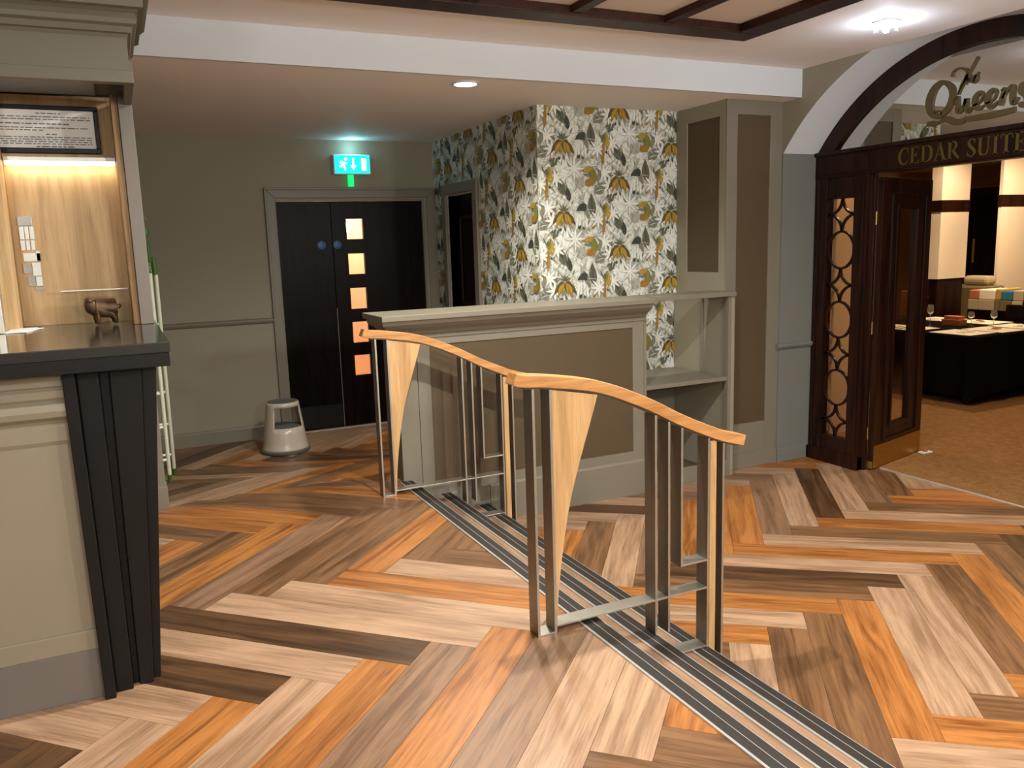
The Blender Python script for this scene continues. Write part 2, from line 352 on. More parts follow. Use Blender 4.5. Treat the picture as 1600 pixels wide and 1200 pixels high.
def herringbone(parent, side, u0, v0, th, W, L, rects, zf, crease):
    ca, sa = math.cos(th), math.sin(th); rng = random.Random(11 if side == 'L' else 5); n = 0
    for c in range(-7, 8):
        for k in range(-30, 40):
            for typ in 'AB':
                key = '%s%d,%d' % (typ, c, k); rc = rng.choice('lloobbgd')
                a0, b0 = k*W+c*L, k*W-c*L
                rect = (a0, a0+L, b0, b0+W) if typ == 'A' else (a0, a0+W, b0+W, b0+W+L)
                g = 0.0007
                q = [(rect[0]+g, rect[2]+g), (rect[1]-g, rect[2]+g), (rect[1]-g, rect[3]-g), (rect[0]+g, rect[3]-g)]
                wq = [((u0+u)*ca-(v0+v)*sa, (u0+u)*sa+(v0+v)*ca) for u, v in q]
                polys = [p for p in (clip_rect(wq, r) for r in rects) if len(p) > 2 and area(p) > 0.002]
                if not polys: continue
                cx = sum(p[0] for p in wq)/4; cy = sum(p[1] for p in wq)/4
                ang = th if typ == 'A' else th+PI/2
                Mx = Matrix.Translation((cx, cy, 0)) @ Matrix.Rotation(ang, 4, 'Z'); Mi = Mx.inverted()
                bm = bmesh.new()
                for p in polys:
                    top = [bm.verts.new((x, y, 0)) for x, y in p]; bot = [bm.verts.new((x, y, -0.004)) for x, y in p]
                    m_ = len(p); bm.faces.new(top); bm.faces.new(bot[::-1])
                    for i in range(m_): bm.faces.new((top[i], bot[i], bot[(i+1) % m_], top[(i+1) % m_]))
                for cy_ in crease:
                    bmesh.ops.bisect_plane(bm, geom=bm.verts[:]+bm.edges[:]+bm.faces[:], plane_co=(0, cy_, 0), plane_no=(0, 1, 0))
                bmesh.ops.recalc_face_normals(bm, faces=bm.faces)
                for v in bm.verts:
                    v.co.z += zf(v.co.y); v.co = Mi @ v.co
                me = bpy.data.meshes.new('plank'); bm.to_mesh(me); bm.free()
                me.materials.append(M['pl_'+CL[side].get(key, rc)])
                o = bpy.data.objects.new('plank', me); COL.objects.link(o); o.parent = parent; o.matrix_world = Mx
                n += 1
    return n
XN1, XN1R = 1.543, 1.626
fl = MB()
prof = [(-2.5, 0), (RAMP0, 0), (RAMP1, ZE), (YEX+0.1, ZE), (YEX+0.1, -0.45), (-2.5, -0.45)]
off = [(y, z-0.0045 if z > -0.4 else z) for y, z in prof]
fl.prism(off, 'x', -2.5, XN1); fl.prism([(5.0, -0.0045), (RAMP0, -0.0045), (RAMP1, ZE-0.0045), (YEX+0.1, ZE-0.0045), (YEX+0.1, -0.45), (5.0, -0.45)], 'x', XN1, 1.568)
fl.prism([(5.245, -0.024), (RAMP1, ZE-0.0045), (YEX+0.1, ZE-0.0045), (YEX+0.1, -0.45), (5.245, -0.45)], 'x', 1.568, XWP)
floor = fl.build('floor', M['subfloor']); tag(floor, 'upper herringbone wood plank floor running down to the exit doors', kind='structure')
herringbone(floor, 'L', -2.5588, 2.4982, -0.7787, 0.1881, 1.2569, [(-2.5, XN1-0.001, 0.3, 5.0), (-0.6, 1.567, 5.0, YEX), (1.567, XWP, 5.245, YEX)], lambda y: zfloor(y), (RAMP0, RAMP1))
fl2 = MB().box(2.1, 5.45, -2.5, YWP, ZL-0.1, ZL-0.0045)
floor2 = fl2.build('floor_lower', M['subfloor']); tag(floor2, 'lower herringbone wood plank floor in front of the restaurant', kind='structure')
herringbone(floor2, 'R', 0.4431, 5.058, -0.6631, 0.18906, 1.2443, [(2.17, 5.44, 0.6, YJ+0.02)], lambda y: ZL, ())
fl3 = MB().box(5.455, 14, -2.5, 11, ZL-0.1, ZL+0.003)
floor3 = fl3.build('floor_restaurant', M['carpet']); tag(floor3, 'rust brown carpet inside the restaurant', kind='structure')
tag(MB().box(5.435, 5.46, -2.5, YJ-0.6, ZL-0.02, ZL+0.006).build('trim_3', M['alu'], bevel=0.002), 'thin metal threshold strip between wood planks and carpet', kind='structure')

# ------------------------------------------------------------------ steps with nosings
st = thing('steps', 'three shallow wooden steps with black and silver edge strips', 'steps', (0, 0, 0))
XE = [1.626, 1.892, 2.168]; ZT = [0.0, -0.125, -0.25]
Y0S, Y1S = -2.5, 5.0
for i in range(3):
    xe, zt = XE[i], ZT[i]
    MB().box(xe-0.012, xe-0.004, Y0S, Y1S, zt-0.125, zt-0.012).build('riser', M['pl_g'], st)
    if i < 2:
        MB().box(xe-0.004, XE[i+1]-0.06, Y0S, Y1S, zt-0.125-0.03, zt-0.125).build('tread', M['pl_tread'], st)
    yn = Y1S-0.012
    ns = MB().box(xe-0.088, xe, Y0S, yn, zt-0.012, zt+0.003).box(xe-0.088, xe-0.078, Y0S, yn, zt+0.003, zt+0.0055).box(xe-0.040, xe-0.0375, Y0S, yn, zt+0.003, zt+0.0055).box(xe-0.003, xe, Y0S, yn, zt-0.035, zt+0.0055)
    no = ns.build('nosing', M['alu'], st)
    for a, b in ((xe-0.0775, xe-0.0405), (xe-0.037, xe-0.0035)):
        MB().box(a, b, Y0S, yn, zt+0.003, zt+0.0052).build('insert', M['rubber'], no)

# ------------------------------------------------------------------ ceilings, bulkhead, beams
tag(MB().box(-2.5, XA, -2.5, 4.94, CUP, CUP+0.1).build('ceiling', M['ceil']), 'plaster lobby ceiling above the railings', kind='structure')
tag(MB().box(-2.5, XWP+2.2, 4.96, YEX+0.1, CLOW, CLOW+0.3).build('ceiling_low', M['ceil']), 'lower plaster ceiling over the exit corridor', kind='structure')
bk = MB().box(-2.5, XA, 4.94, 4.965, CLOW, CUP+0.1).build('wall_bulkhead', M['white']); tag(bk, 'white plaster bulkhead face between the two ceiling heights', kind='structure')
bf = thing('ceiling_grid', 'dark wood lattice framing cream panels on the lobby ceiling', 'ceiling beams', (0, 0, CUP))
zb0, zb1 = -0.062, 0.0
X0B, Y0B = 0.35, -1.0
MB().box(X0B, 3.65, 4.01, 4.18, zb0, zb1).build('beam', M['beam'], bf, bevel=0.006)
MB().box(3.47, 3.65, Y0B, 4.01, zb0, zb1).build('beam', M['beam'], bf, bevel=0.006)
xs = [2.96-0.605*i for i in range(5)]
for x in xs: MB().box(x-0.035, x+0.035, Y0B, 4.01, zb0+0.012, zb1).build('bar', M['beam'], bf, bevel=0.005)
ys = [3.36, 2.72, 2.08, 1.44]
cols_ = [X0B-0.035]+sorted(x for x in xs)+[3.505]
for y in ys:
    for a, b in zip(cols_[:-1], cols_[1:]):
        if b-a > 0.1: MB().box(a+0.035, b-0.035, y-0.035, y+0.035, zb0+0.012, zb1).build('bar', M['beam'], bf, bevel=0.005)
M['inset'] = paint('ceiling_inset', (0.62, 0.53, 0.45), 0.7, 0.02)
rows_ = [4.01]+ys
for ra, rb in zip(rows_[:-1], rows_[1:]):
    for a, b in zip(cols_[:-1], cols_[1:]):
        if b-a > 0.1 and b > 0.2: MB().box(a+0.036, b-0.036, rb+0.036, ra-(0.0 if ra == 4.01 else 0.036)-0.001, -0.012, zb1).build('inset_panel', M['inset'], bf)

# ------------------------------------------------------------------ exit wall with doors
dx0, dx1, dtop = 1.41, 2.89, 2.0
wl = MB().box(-2.5, dx0, YEX, YEX+0.12, -0.45, CLOW).box(dx1, XWP, YEX, YEX+0.12, -0.45, CLOW).box(dx0, dx1, YEX, YEX+0.12, dtop, CLOW)
tag(wl.build('wall_back', M['wall']), 'greige painted wall around the dark exit doors', kind='structure')
dado = [(YEX, 0.845), (YEX-0.012, 0.85), (YEX-0.022, 0.862), (YEX-0.028, 0.876), (YEX-0.022, 0.89), (YEX-0.01, 0.895), (YEX, 0.90)]
tag(MB().prism(dado, 'x', -1.0, 1.32).build('trim_1', M['trim']), 'moulded dado rail along the greige exit wall', kind='structure')
sk = [(YEX, ZE), (YEX-0.02, ZE), (YEX-0.02, ZE+0.115), (YEX-0.012, ZE+0.128), (YEX, ZE+0.135)]
tag(MB().prism(sk, 'x', -1.0, 1.32).build('baseboard_back', M['trim']), 'greige skirting board along the exit wall', kind='structure')
d1 = thing('door_1', 'dark wenge pair of exit doors with five square glass panes', None, (0, 0, 0), kind='structure')
def architrave(parent, x0, x1, z0, z1, y, wd):
    # mitred three piece frame facing -y : outer box (x0..x1, z0..z1), width wd
    for nm, poly in (('frame_jamb', [(x0, z0), (x0+wd, z0), (x0+wd, z1-wd), (x0, z1)]), ('frame_jamb', [(x1-wd, z0), (x1, z0), (x1, z1), (x1-wd, z1-wd)]), ('frame_head', [(x0, z1), (x0+wd, z1-wd), (x1-wd, z1-wd), (x1, z1)])):
        mb = MB().prism(poly, 'y', y-0.018, y)
        cx = sum(p[0] for p in poly)/4; cz = sum(p[1] for p in poly)/4
        mb.build(nm, M['trim'], parent, bevel=0.004)
    t = 0.022
    for poly in ([(x0, z0), (x0+t, z0), (x0+t, z1-t), (x0, z1)], [(x1-t, z0), (x1, z0), (x1, z1), (x1-t, z1-t)], [(x0, z1), (x0+t, z1-t), (x1-t, z1-t), (x1, z1)]):
        MB().prism(poly, 'y', y-0.032, y-0.018).build('frame_moulding', M['trim'], parent, bevel=0.004)
architrave(d1, 1.322, 3.015, ZE, 2.108, YEX, 0.095)
MB().box(1.40, 1.425, YEX-0.005, YEX+0.115, ZE, 2.0).box(2.875, 2.90, YEX-0.005, YEX+0.115, ZE, 2.0).box(1.425, 2.875, YEX-0.005, YEX+0.115, 1.985, 2.0).build('door_lining', M['trim'], d1)
xm = 1.945
lf = MB().box(1.428, xm-0.003, YEX+0.015, YEX+0.055, ZE+0.012, 1.982).build('leaf', M['wenge'], d1, bevel=0.002)
PZ = [(1.618, 1.813), (1.275, 1.475), (0.932, 1.138), (0.593, 0.801), (0.262, 0.466)]
px0, px1 = 2.09, 2.256
rl = MB().box(xm+0.003, px0, YEX+0.015, YEX+0.055, ZE+0.012, 1.982).box(px1, 2.872, YEX+0.015, YEX+0.055, ZE+0.012, 1.982)
zz = [ZE+0.012]+[v for p in reversed(PZ) for v in p]+[1.982]
for i in range(0, len(zz), 2): rl.box(px0, px1, YEX+0.015, YEX+0.055, zz[i], zz[i+1])
rleaf = rl.build('leaf', M['wenge'], d1)
for a, b in PZ:
    MB().box(px0, px1, YEX+0.033, YEX+0.037, a, b).build('pane', M['glass'], rleaf)
    MB().box(px0-0.006, px1+0.006, YEX+0.011, YEX+0.015, a-0.006, a).box(px0-0.006, px1+0.006, YEX+0.011, YEX+0.015, b, b+0.006).box(px0-0.006, px0, YEX+0.011, YEX+0.015, a, b).box(px1, px1+0.006, YEX+0.011, YEX+0.015, a, b).build('pane_bead', M['wenge'], rleaf)
for x, p in ((1.838, lf), (1.99, rleaf)):
    d = MB().lathe([(0.041, 0), (0.041, -0.003), (0.039, -0.004)], 24, (x, YEX+0.0148, 1.566), axis='y').build('notice_disc', M['blue'], p, smooth=True)
    tag(d, 'round blue door notice')
MB().box(xm-0.0028, xm+0.0028, YEX+0.010, YEX+0.015, ZE+0.012, 0.95).build('meeting_strip', M['trim'], d1)
MB().box(xm-0.012, xm+0.012, YEX+0.0555, YEX+0.062, ZE+0.012, 1.982).build('astragal', M['wenge'], d1)  # unseen strip added behind the leaf gap to block corridor light
MB().box(1.43, xm-0.01, YEX+0.011, YEX+0.015, ZE+0.03, ZE+0.25).build('kick_plate', M['black'], d1)
MB().box(1.41, 2.89, YEX-0.01, YEX+0.08, ZE-0.004, ZE+0.008).build('threshold', M['alu'], d1)
# corridor seen through the panes
cor = MB().box(1.0, 3.4, 9.6, 9.7, -0.5, 2.6).box(0.9, 1.0, YEX+0.13, 9.7, -0.5, 2.6).box(3.4, 3.5, YEX+0.13, 9.7, -0.5, 2.6).box(0.9, 3.5, YEX+0.13, 9.7, 2.5, 2.6).box(0.9, 3.5, YEX+0.13, 9.7, -0.5, ZE)
tag(cor.build('wall_corridor', M['peach']), 'peach corridor walls seen through the exit door panes', kind='structure')
point('corridor_lamp', (2.2, 8.9, 2.3), 52, (1, 0.86, 0.72), 0.1)
# exit sign
es = thing('exit_sign', 'illuminated exit sign with running figure, arrow and door', 'exit sign', (2.163, YEX, 2.3225))
MB().box(-0.182, 0.182, -0.075, -0.008, -0.0945, 0.0945).build('housing', M['white_plastic'], es, bevel=0.008)
MB().box(-0.06, 0.06, -0.009, 0, -0.05, 0.05).build('wall_plate', M['white_plastic'], es)
fc = MB().box(-0.170, 0.170, -0.0775, -0.074, -0.083, 0.083).build('face', M['sign_cyan'], es)
y0, y1 = -0.0795, -0.077
mb = MB(); stroke(mb, [(-0.128, -0.018, .016), (-0.105, -0.02, .016), (-0.092, 0.0, .022), (-0.083, 0.024, .026)], 'y', y0, y1)
stroke(mb, [(-0.092, -0.004, .018), (-0.078, -0.024, .018), (-0.07, -0.056, .015)], 'y', y0, y1)
stroke(mb, [(-0.085, 0.022, .014), (-0.112, 0.024, .012), (-0.114, 0.004, .011)], 'y', y0, y1)
stroke(mb, [(-0.085, 0.022, .014), (-0.066, 0.006, .012), (-0.05, 0.016, .011)], 'y', y0, y1)
mb.prism([(-0.062+0.015*math.cos(t*PI/6), 0.048+0.015*math.sin(t*PI/6)) for t in range(12)], 'y', y0, y1)
mb.build('running_figure', M['sign_white'], fc)
MB().prism([(0.002, 0.058), (0.018, 0.058), (0.018, -0.01), (0.04, -0.01), (0.01, -0.052), (-0.02, -0.01), (0.002, -0.01)], 'y', y0, y1).build('arrow', M['sign_white'], fc)
MB().box(0.09, 0.138, y0, y1, -0.056, 0.058).build('door_symbol', M['sign_white'], fc)
MB().box(-0.043, 0.012, -0.06, -0.02, -0.205, -0.0945).build('light_guide', M['sign_green'], es, bevel=0.006)
point('exit_sign_glow', (2.163, YEX-0.11, 2.47), 0.7, (0.35, 0.85, 1.0), 0.05)

# ------------------------------------------------------------------ wallpapered walls and side door
sd0, sd1 = 6.985, 7.66       # opening in the left wallpapered face
wp = MB().box(XWP, XWP+0.1, YWP, sd0, -0.45, CLOW).box(XWP, XWP+0.1, sd1, YEX, -0.45, CLOW).box(XWP, XWP+0.1, sd0, sd1, 2.0, CLOW)
wpl = wp.build('wall_side', M['wp']); tag(wpl, 'leaf print wallpapered wall beside the exit doors', kind='structure')
wpf = MB().box(XWP+0.1, 4.34, YWP, YWP+0.1, 0.33, CLOW).build('wall_front', M['wp']); tag(wpf, 'leaf print wallpapered wall behind the counter', kind='structure')
MB().box(XWP+0.1, 4.34, YWP+0.002, YWP+0.1, -0.45, 0.33).build('dado_panel', M['jamb'], wpf)
def leafpoly(cx, cy, ln, wd, ang, n=7, bend=0.0):
    a = []; b = []
    for i in range(n+1):
        t = i/n; r = math.sin(PI*t**0.8)*wd/2; x = (t-0.5)*ln; o = bend*math.sin(PI*t)*ln
        a.append((x, r+o)); b.append((x, -r+o))
    p = a+b[::-1][1:-1]; c, s = math.cos(ang), math.sin(ang)
    return [(cx+x*c-y*s, cy+x*s+y*c) for x, y in p]
TILE = []
def L_(cx, cy, ln, wd, deg, col, bend=0.0, vein=None):
    TILE.append((leafpoly(cx, cy, ln, wd, math.radians(deg), 7, bend), col))
    if vein: TILE.append((leafpoly(cx, cy, ln*0.92, wd*0.10+0.002, math.radians(deg), 5, bend), vein))
def star(cx, cy, r, n, col, wd, a0=0, spread=360):
    for i in range(n):
        t = math.radians(a0+spread*i/n); L_(cx+math.cos(t)*r/2, cy+math.sin(t)*r/2, r, wd, math.degrees(t), col)
# one repeat of the print; origin at the gold flower, x right and y up, metres
def U(zx, zy): return ((zx-405)/1118.0, (430-zy)/1314.0)
rw_ = random.Random(21)
for i in range(70):
    L_(rw_.uniform(-0.26, 0.26)+0.16, rw_.uniform(-0.28, 0.28), rw_.uniform(.05, .13), rw_.uniform(.014, .034), rw_.choice((rw_.gauss(90, 28), rw_.uniform(0, 180))), rw_.choice(('ash', 'ash', 'pale', 'pale', 'pale', 'white', 'white', 'grey')), rw_.uniform(-.08, .08))
for (zx, zy, r, n, c, wdt, a0) in ((1030, 260, 0.15, 9, 'pale', 0.050, 10), (1030, 265, 0.125, 9, 'white', 0.034, 10), (590, 440, 0.12, 7, 'ash', 0.045, 205), (180, 650, 0.10, 8, 'white', 0.030, 30), (180, 640, 0.07, 7, 'pale', 0.020, 0), (420, 640, 0.11, 9, 'white', 0.032, 20)):
    star(*U(zx, zy), r, n, c, wdt, a0, 360 if n > 7 else 130)
for (zx, zy) in ((575, 430), (610, 425), (545, 445), (640, 440)): L_(*U(zx, zy), 0.14, 0.022, 88+(zx-590)*0.15, 'white')
for (zx, zy, ln, wdt, dg, c, be, ve) in ((705, 270, .185, .075, 96, 'moss', .03, 'dark'), (790, 95, .15, .072, 40, 'grey', .05, 'moss'), (575, 45, .11, .085, 140, 'ash', 0, 'grey'),
    (600, 20, .09, .05, 60, 'ash', 0, None), (950, 430, .19, .075, 122, 'moss', -.04, 'dark'), (1040, 520, .115, .05, 98, 'dark', .02, None), (895, 175, .085, .05, 15, 'moss', -.15, None),
    (905, 205, .07, .022, -15, 'grey', -.2, None), (640, 330, .15, .045, 112, 'grey', 0, None), (600, 210, .13, .03, 62, 'ash', 0, None), (330, 560, .10, .04, 50, 'moss', 0, None),
    (470, 570, .07, .03, 120, 'grey', 0, None), (725, 480, .055, .026, 70, 'gold', 0, None), (705, 500, .04, .02, 120, 'amber', 0, None), (570, 500, .04, .028, 60, 'dark', 0, None), (610, 510, .034, .024, 110, 'moss', 0, None),
    (230, 470, .10, .055, 55, 'grey', .05, 'moss'), (1000, 150, .05, .018, 100, 'moss', 0, None), (955, 160, .03, .02, 80, 'dark', 0, None), (860, 450, .022, .02, 0, 'dark', 0, None), (500, 240, .05, .012, 60, 'grey', 0, None), (340, 250, .05, .012, 80, 'grey', 0, None), (440, 90, .05, .012, 70, 'grey', 0, None), (780, 560, .05, .012, 40, 'grey', 0, None), (880, 560, .04, .014, 140, 'ash', 0, None)):
    L_(*U(zx, zy), ln, wdt, dg, c, be, ve)
for i in range(60):
    L_(rw_.uniform(-0.26, 0.26)+0.16, rw_.uniform(-0.28, 0.28), rw_.uniform(.04, .12), rw_.uniform(.003, .007), rw_.choice((rw_.gauss(90, 30), rw_.uniform(0, 180))), rw_.choice(('grey', 'moss', 'grey', 'ash', 'white', 'white')), rw_.uniform(-.15, .15))
cx_, cy_ = U(600, 290); TILE.append(([(cx_-0.06, cy_-0.035), (cx_-0.03, cy_-0.03), (cx_+0.03, cy_-0.032), (cx_+0.038, cy_+0.015), (cx_+0.015, cy_+0.032), (cx_-0.02, cy_+0.022), (cx_-0.045, cy_-0.005)], 'dark'))
star(*U(300, 345), 0.055, 6, 'moss', 0.010, 25, 190); L_(*U(300, 350), 0.05, 0.03, 0, 'moss')
for zx, zy, r in ((520, 620, .10), (250, 300, .085), (760, 420, .085), (880, 70, .08), (330, 720, .08)):
    star(*U(zx, zy), r*1.06, 8, 'ash', 0.026, zx % 40); star(*U(zx, zy), r, 8, 'white', 0.019, zx % 40)
# gold flower
star(*U(405, 335), 0.06, 5, 'moss', 0.012, 30, 150)
for dg, ln, wdt, c in ((205, .085, .050, 'brown'), (335, .085, .050, 'brown'), (222, .165, .050, 'brown'), (318, .165, .050, 'brown'), (240, .155, .052, 'amber'), (300, .155, .052, 'amber'), (236, .135, .030, 'gold'), (304, .135, .030, 'gold'), (258, .125, .036, 'olive'), (284, .125, .036, 'amber'), (258, .105, .016, 'gold'), (284, .10, .018, 'gold'), (270, .07, .022, 'brown')):
    ln *= 0.86; wdt *= 0.86; t = math.radians(dg); x0_, y0_ = U(405, 352); L_(x0_+math.cos(t)*ln/2, y0_+math.sin(t)*ln/2, ln, wdt, dg, c, 0.10 if dg > 270 else (-0.10 if dg < 250 else 0))
# crescent
cx_, cy_ = U(670, 700)
outr = [(cx_+0.075*math.cos(math.radians(a))*0.95, cy_+0.078*math.sin(math.radians(a))) for a in range(140, -121, -20)]
innr = [(cx_-0.012+0.028*math.cos(math.radians(a)), cy_+0.006+0.030*math.sin(math.radians(a))) for a in range(-120, 141, 20)]
n_ = len(outr)
for i in range(n_-1):
    TILE.append(([outr[i], outr[i+1], innr[n_-2-i], innr[n_-1-i]], 'olive' if 4 <= i <= 8 else ('gold' if i < 4 else 'amber')))
L_(*U(775, 690), 0.10, 0.04, 75, 'grey')
# bird
L_(*U(845, 320), 0.115, 0.062, 80, 'gold'); L_(*U(835, 310), 0.10, 0.034, 78, 'olive'); L_(*U(820, 460), 0.20, 0.026, 86, 'amber'); L_(*U(822, 300), 0.05, 0.03, 95, 'moss'); L_(*U(790, 280), 0.09, 0.010, 118, 'moss')
L_(*U(875, 380), 0.08, 0.02, 70, 'gold')
def papered(name, parent, to_world, s0, s1, z0, z1, holes, sref, zref):
    mb = MB(); keys = list(PR); ci = {k: i for i, k in enumerate(keys)}
    for c in range(-8, 9):
        for r in range(-8, 9):
            ox = sref+c*0.519; oz = zref+r*0.548-c*0.2745
            if ox < s0-1 or ox > s1+1 or oz < z0-1 or oz > z1+1: continue
            for j, (poly, col) in enumerate(TILE):
                p = [(x+ox, y+oz) for x, y in poly]
                if any(h[0] < q[0] < h[1] and h[2] < q[1] < h[3] for h in holes for q in p): continue
                p = clip_rect(p, (s0, s1, z0, z1))
                if len(p) < 3: continue
                d = 0.0004+0.00004*j
                mb.add([to_world(x, z, d) for x, z in p], [list(range(len(p)))], ci[col])
    return mb.build(name, [PR[k] for k in keys], parent, clean=False)
papered('wallpaper_print', wpf, lambda s, z, d: (s, YWP-d, z), XWP, 4.33, 0.33, CLOW, [], 3.235, 1.684)
papered('wallpaper_print', wpl, lambda s, z, d: (XWP-d, YWP-(s-XWP), z), XWP-(YEX-YWP), XWP, -0.3, CLOW, [(XWP-(sd1+0.1-YWP), XWP-(sd0-0.06-YWP), -0.5, 2.09)], 3.235, 1.684)
d2 = thing('door_2', 'dark panelled door in the leaf wallpapered side wall', None, (0, 0, 0), kind='structure')
def frame_x(parent, y0, y1, z0, z1, x, wd, th=0.03):
    for nm, poly in (('frame_jamb', [(y0, z0), (y0+wd, z0), (y0+wd, z1-wd), (y0, z1)]), ('frame_jamb', [(y1-wd, z0), (y1, z0), (y1, z1), (y1-wd, z1-wd)]), ('frame_head', [(y0, z1), (y0+wd, z1-wd), (y1-wd, z1-wd), (y1, z1)])):
        MB().prism(poly, 'x', x-th, x).build(nm, M['trim'], parent, bevel=0.006)
frame_x(d2, sd0-0.06, sd1+0.14, ZE, 2.11, XWP, 0.10)
bx('leaf', M['wenge'], d2, XWP+0.06, XWP+0.1, sd0, sd1, ZE, 2.0)
bx('door_lining', M['trim'], d2, XWP, XWP+0.1, sd1, sd1+0.02, ZE, 2.0)
for z0, z1 in ((0.95, 1.80), (-0.10, 0.80)):
    y0, y1 = sd0+0.12, sd1-0.12
    MB().box(XWP+0.045, XWP+0.06, y0, y1, z0, z0+0.03).box(XWP+0.045, XWP+0.06, y0, y1, z1-0.03, z1).box(XWP+0.045, XWP+0.06, y0, y0+0.03, z0, z1).box(XWP+0.045, XWP+0.06, y1-0.03, y1, z0, z1).build('panel_moulding', M['maho'], d2, bevel=0.003)

# ------------------------------------------------------------------ low panelled wall with counter
lw = thing('panelled_low_wall', 'low greige wall with brown panel and moulded counter top beside the steps', 'low wall', (1.57, 5.0, 0))
lx = lambda v: v-1.57
YL = 5.0
def lwbox(name, m, x0, x1, y0, y1, z0, z1, bevel=0): return MB().box(lx(x0), lx(x1), y0-YL, y1-YL, z0, z1).build(name, m, lw, bevel=bevel)
MB().box(lx(1.57), lx(3.46), 0.014, 0.24, -0.45, 1.065).build('body', M['trim'], lw)
P0, P1, PB, PT = 1.79, 3.365, -0.045, 0.885
for nm, a in (('stile', (1.57, 1.70, -0.375, 1.0)), ('stile', (1.703, P0, -0.375, 1.0)), ('stile', (P1, 3.46, -0.375, 1.0)), ('rail', (P0, P1, PT, 1.0)), ('rail', (P0, P1, -0.375, PB))):
    lwbox(nm, M['trim'], a[0], a[1], YL, YL+0.014, a[2], a[3], 0.002)
lwbox('inset_panel', M['panel'], P0, P1, YL+0.010, YL+0.014, PB, PT)
skp = [(0, -0.375), (-0.018, -0.375), (-0.018, -0.125), (-0.010, -0.112), (0, -0.108)]
MB().prism(skp, 'x', lx(2.18), lx(3.46)).build('skirting', M['trim'], lw)
MB().prism([(0, -0.125), (-0.012, -0.125), (-0.012, -0.06), (0, -0.05)], 'x', lx(1.63), lx(1.9)).build('skirting', M['trim'], lw)
MB().prism([(0, -0.25), (-0.012, -0.25), (-0.012, -0.13), (0, -0.118)], 'x', lx(1.9), lx(2.18)).build('skirting', M['trim'], lw)
crown = [(0.014, 0.935), (-0.012, 0.935), (-0.014, 0.955), (-0.028, 0.965), (-0.045, 0.985), (-0.085, 1.010), (-0.115, 1.035), (-0.120, 1.062), (0.014, 1.062)]
# mitred crown: front run and left return
mb = MB(); n_ = len(crown)
def crown_ring(x_left, ybase, kind):
    return [(x_left + (y if kind == 'corner' else 0), y, z) for y, z in crown]
A_ = [(lx(3.46)+ -y*0.0, y, z) for y, z in crown]
B_ = [(y, y, z) for y, z in crown]
C_ = [(y, 0.24, z) for y, z in crown]
v = A_+B_+C_
f = [(i, (i+1) % n_, (i+1) % n_+n_, i+n_) for i in range(n_)]+[(i+n_, (i+1) % n_+n_, (i+1) % n_+2*n_, i+2*n_) for i in range(n_)]+[list(range(n_)), [2*n_+i for i in range(n_)][::-1]]
mb.add(v, f); mb.build('crown_moulding', M['trim'], lw)
ctop = MB().prism([(lx(1.44), -0.150), (lx(3.46), -0.150), (lx(3.46), 0.0), (lx(4.33), 0.0), (lx(4.33), 0.30), (lx(1.44), 0.30)], 'z', 1.063, 1.098).build('counter_top', M['trim'], lw, bevel=0.004)
# open shelf between low wall and column
sh = thing('open_shelf', 'greige open shelf unit under the counter end beside the column', 'shelf', (3.46, 5.02, ZL))
def shb(name, x0, x1, y0, y1, z0, z1, m='trim', bevel=0.002): return MB().box(x0-3.46, x1-3.46, y0-5.02, y1-5.02, z0-ZL, z1-ZL).build(name, M[m], sh, bevel=bevel)
shb('stile', 3.465, 3.50, 5.02, 5.25, ZL, 1.062); shb('stile', 4.27, 4.301, 5.02, 5.06, ZL, 1.062)
shb('side_panel', 4.3015, 4.3295, 5.02, 5.76, ZL, 1.062, 'wall')
shb('shelf_board', 3.50, 4.27, 5.03, 5.70, 0.40, 0.432)
shb('batten', 4.285, 4.30, 5.36, 5.385, 0.433, 1.062)
shb('plinth', 3.50, 4.27, 5.025, 5.05, ZL, -0.25)
tag(shb('back_panel', 3.50, 4.30, 5.745, 5.765, ZL, 0.33, 'jamb'))

# ------------------------------------------------------------------ panelled column and arch wall
pc = thing('panelled_column', 'greige square column with two tall brown inset panels', 'column', (4.33, YJ, ZL))
def pcb(name, m, x0, x1, y0, y1, z0, z1, bevel=0.002): return MB().box(x0-4.33, x1-4.33, y0-YJ, y1-YJ, z0-ZL, z1-ZL).build(name, m, pc, bevel=bevel)
pcb('core', M['wall'], 4.345, XA-0.001, YJ+0.015, 6.0, ZL, CLOW, 0)
F0, F1, FB, FT = 4.435, 4.765, 0.0, 2.445
for a in ((4.33, F0, ZL, CLOW), (F1, XA, ZL, CLOW)): pcb('stile', M['trim'], a[0], a[1], YJ, YJ+0.015, a[2], a[3])
pcb('rail', M['trim'], F0, F1, YJ, YJ+0.015, FT, CLOW); pcb('rail', M['trim'], F0, F1, YJ, YJ+0.015, ZL, FB)
pcb('inset_panel', M['panel'], F0, F1, YJ+0.010, YJ+0.015, FB, FT, 0)
G0, G1, GB, GT = 5.222, 5.627, 1.242, 2.438
for a in ((YJ+0.015, G0), (G1, YWP)): pcb('stile', M['wall'], 4.33, 4.345, a[0], a[1], ZL, CLOW)
pcb('rail', M['wall'], 4.33, 4.345, G0, G1, GT, CLOW); pcb('rail', M['wall'], 4.33, 4.345, G0, G1, ZL, GB)
pcb('inset_panel', M['panel'], 4.340, 4.345, G0, G1, GB, GT, 0)
pcb('skirting', M['trim'], 4.325, XA-0.001, YJ-0.016, YJ, ZL, ZL+0.12, 0.004)
# arch
AC = (3.75, 1.146); AR = 1.705; ARI = 1.572
def arc(r, a0, a1, n): return [(AC[0]+r*math.cos(a0+(a1-a0)*i/n), AC[1]+r*math.sin(a0+(a1-a0)*i/n)) for i in range(n+1)]
asp = math.asin((2.16-AC[1])/AR)
yl = AC[0]+AR*math.cos(asp); yr = AC[0]-AR*math.cos(asp)
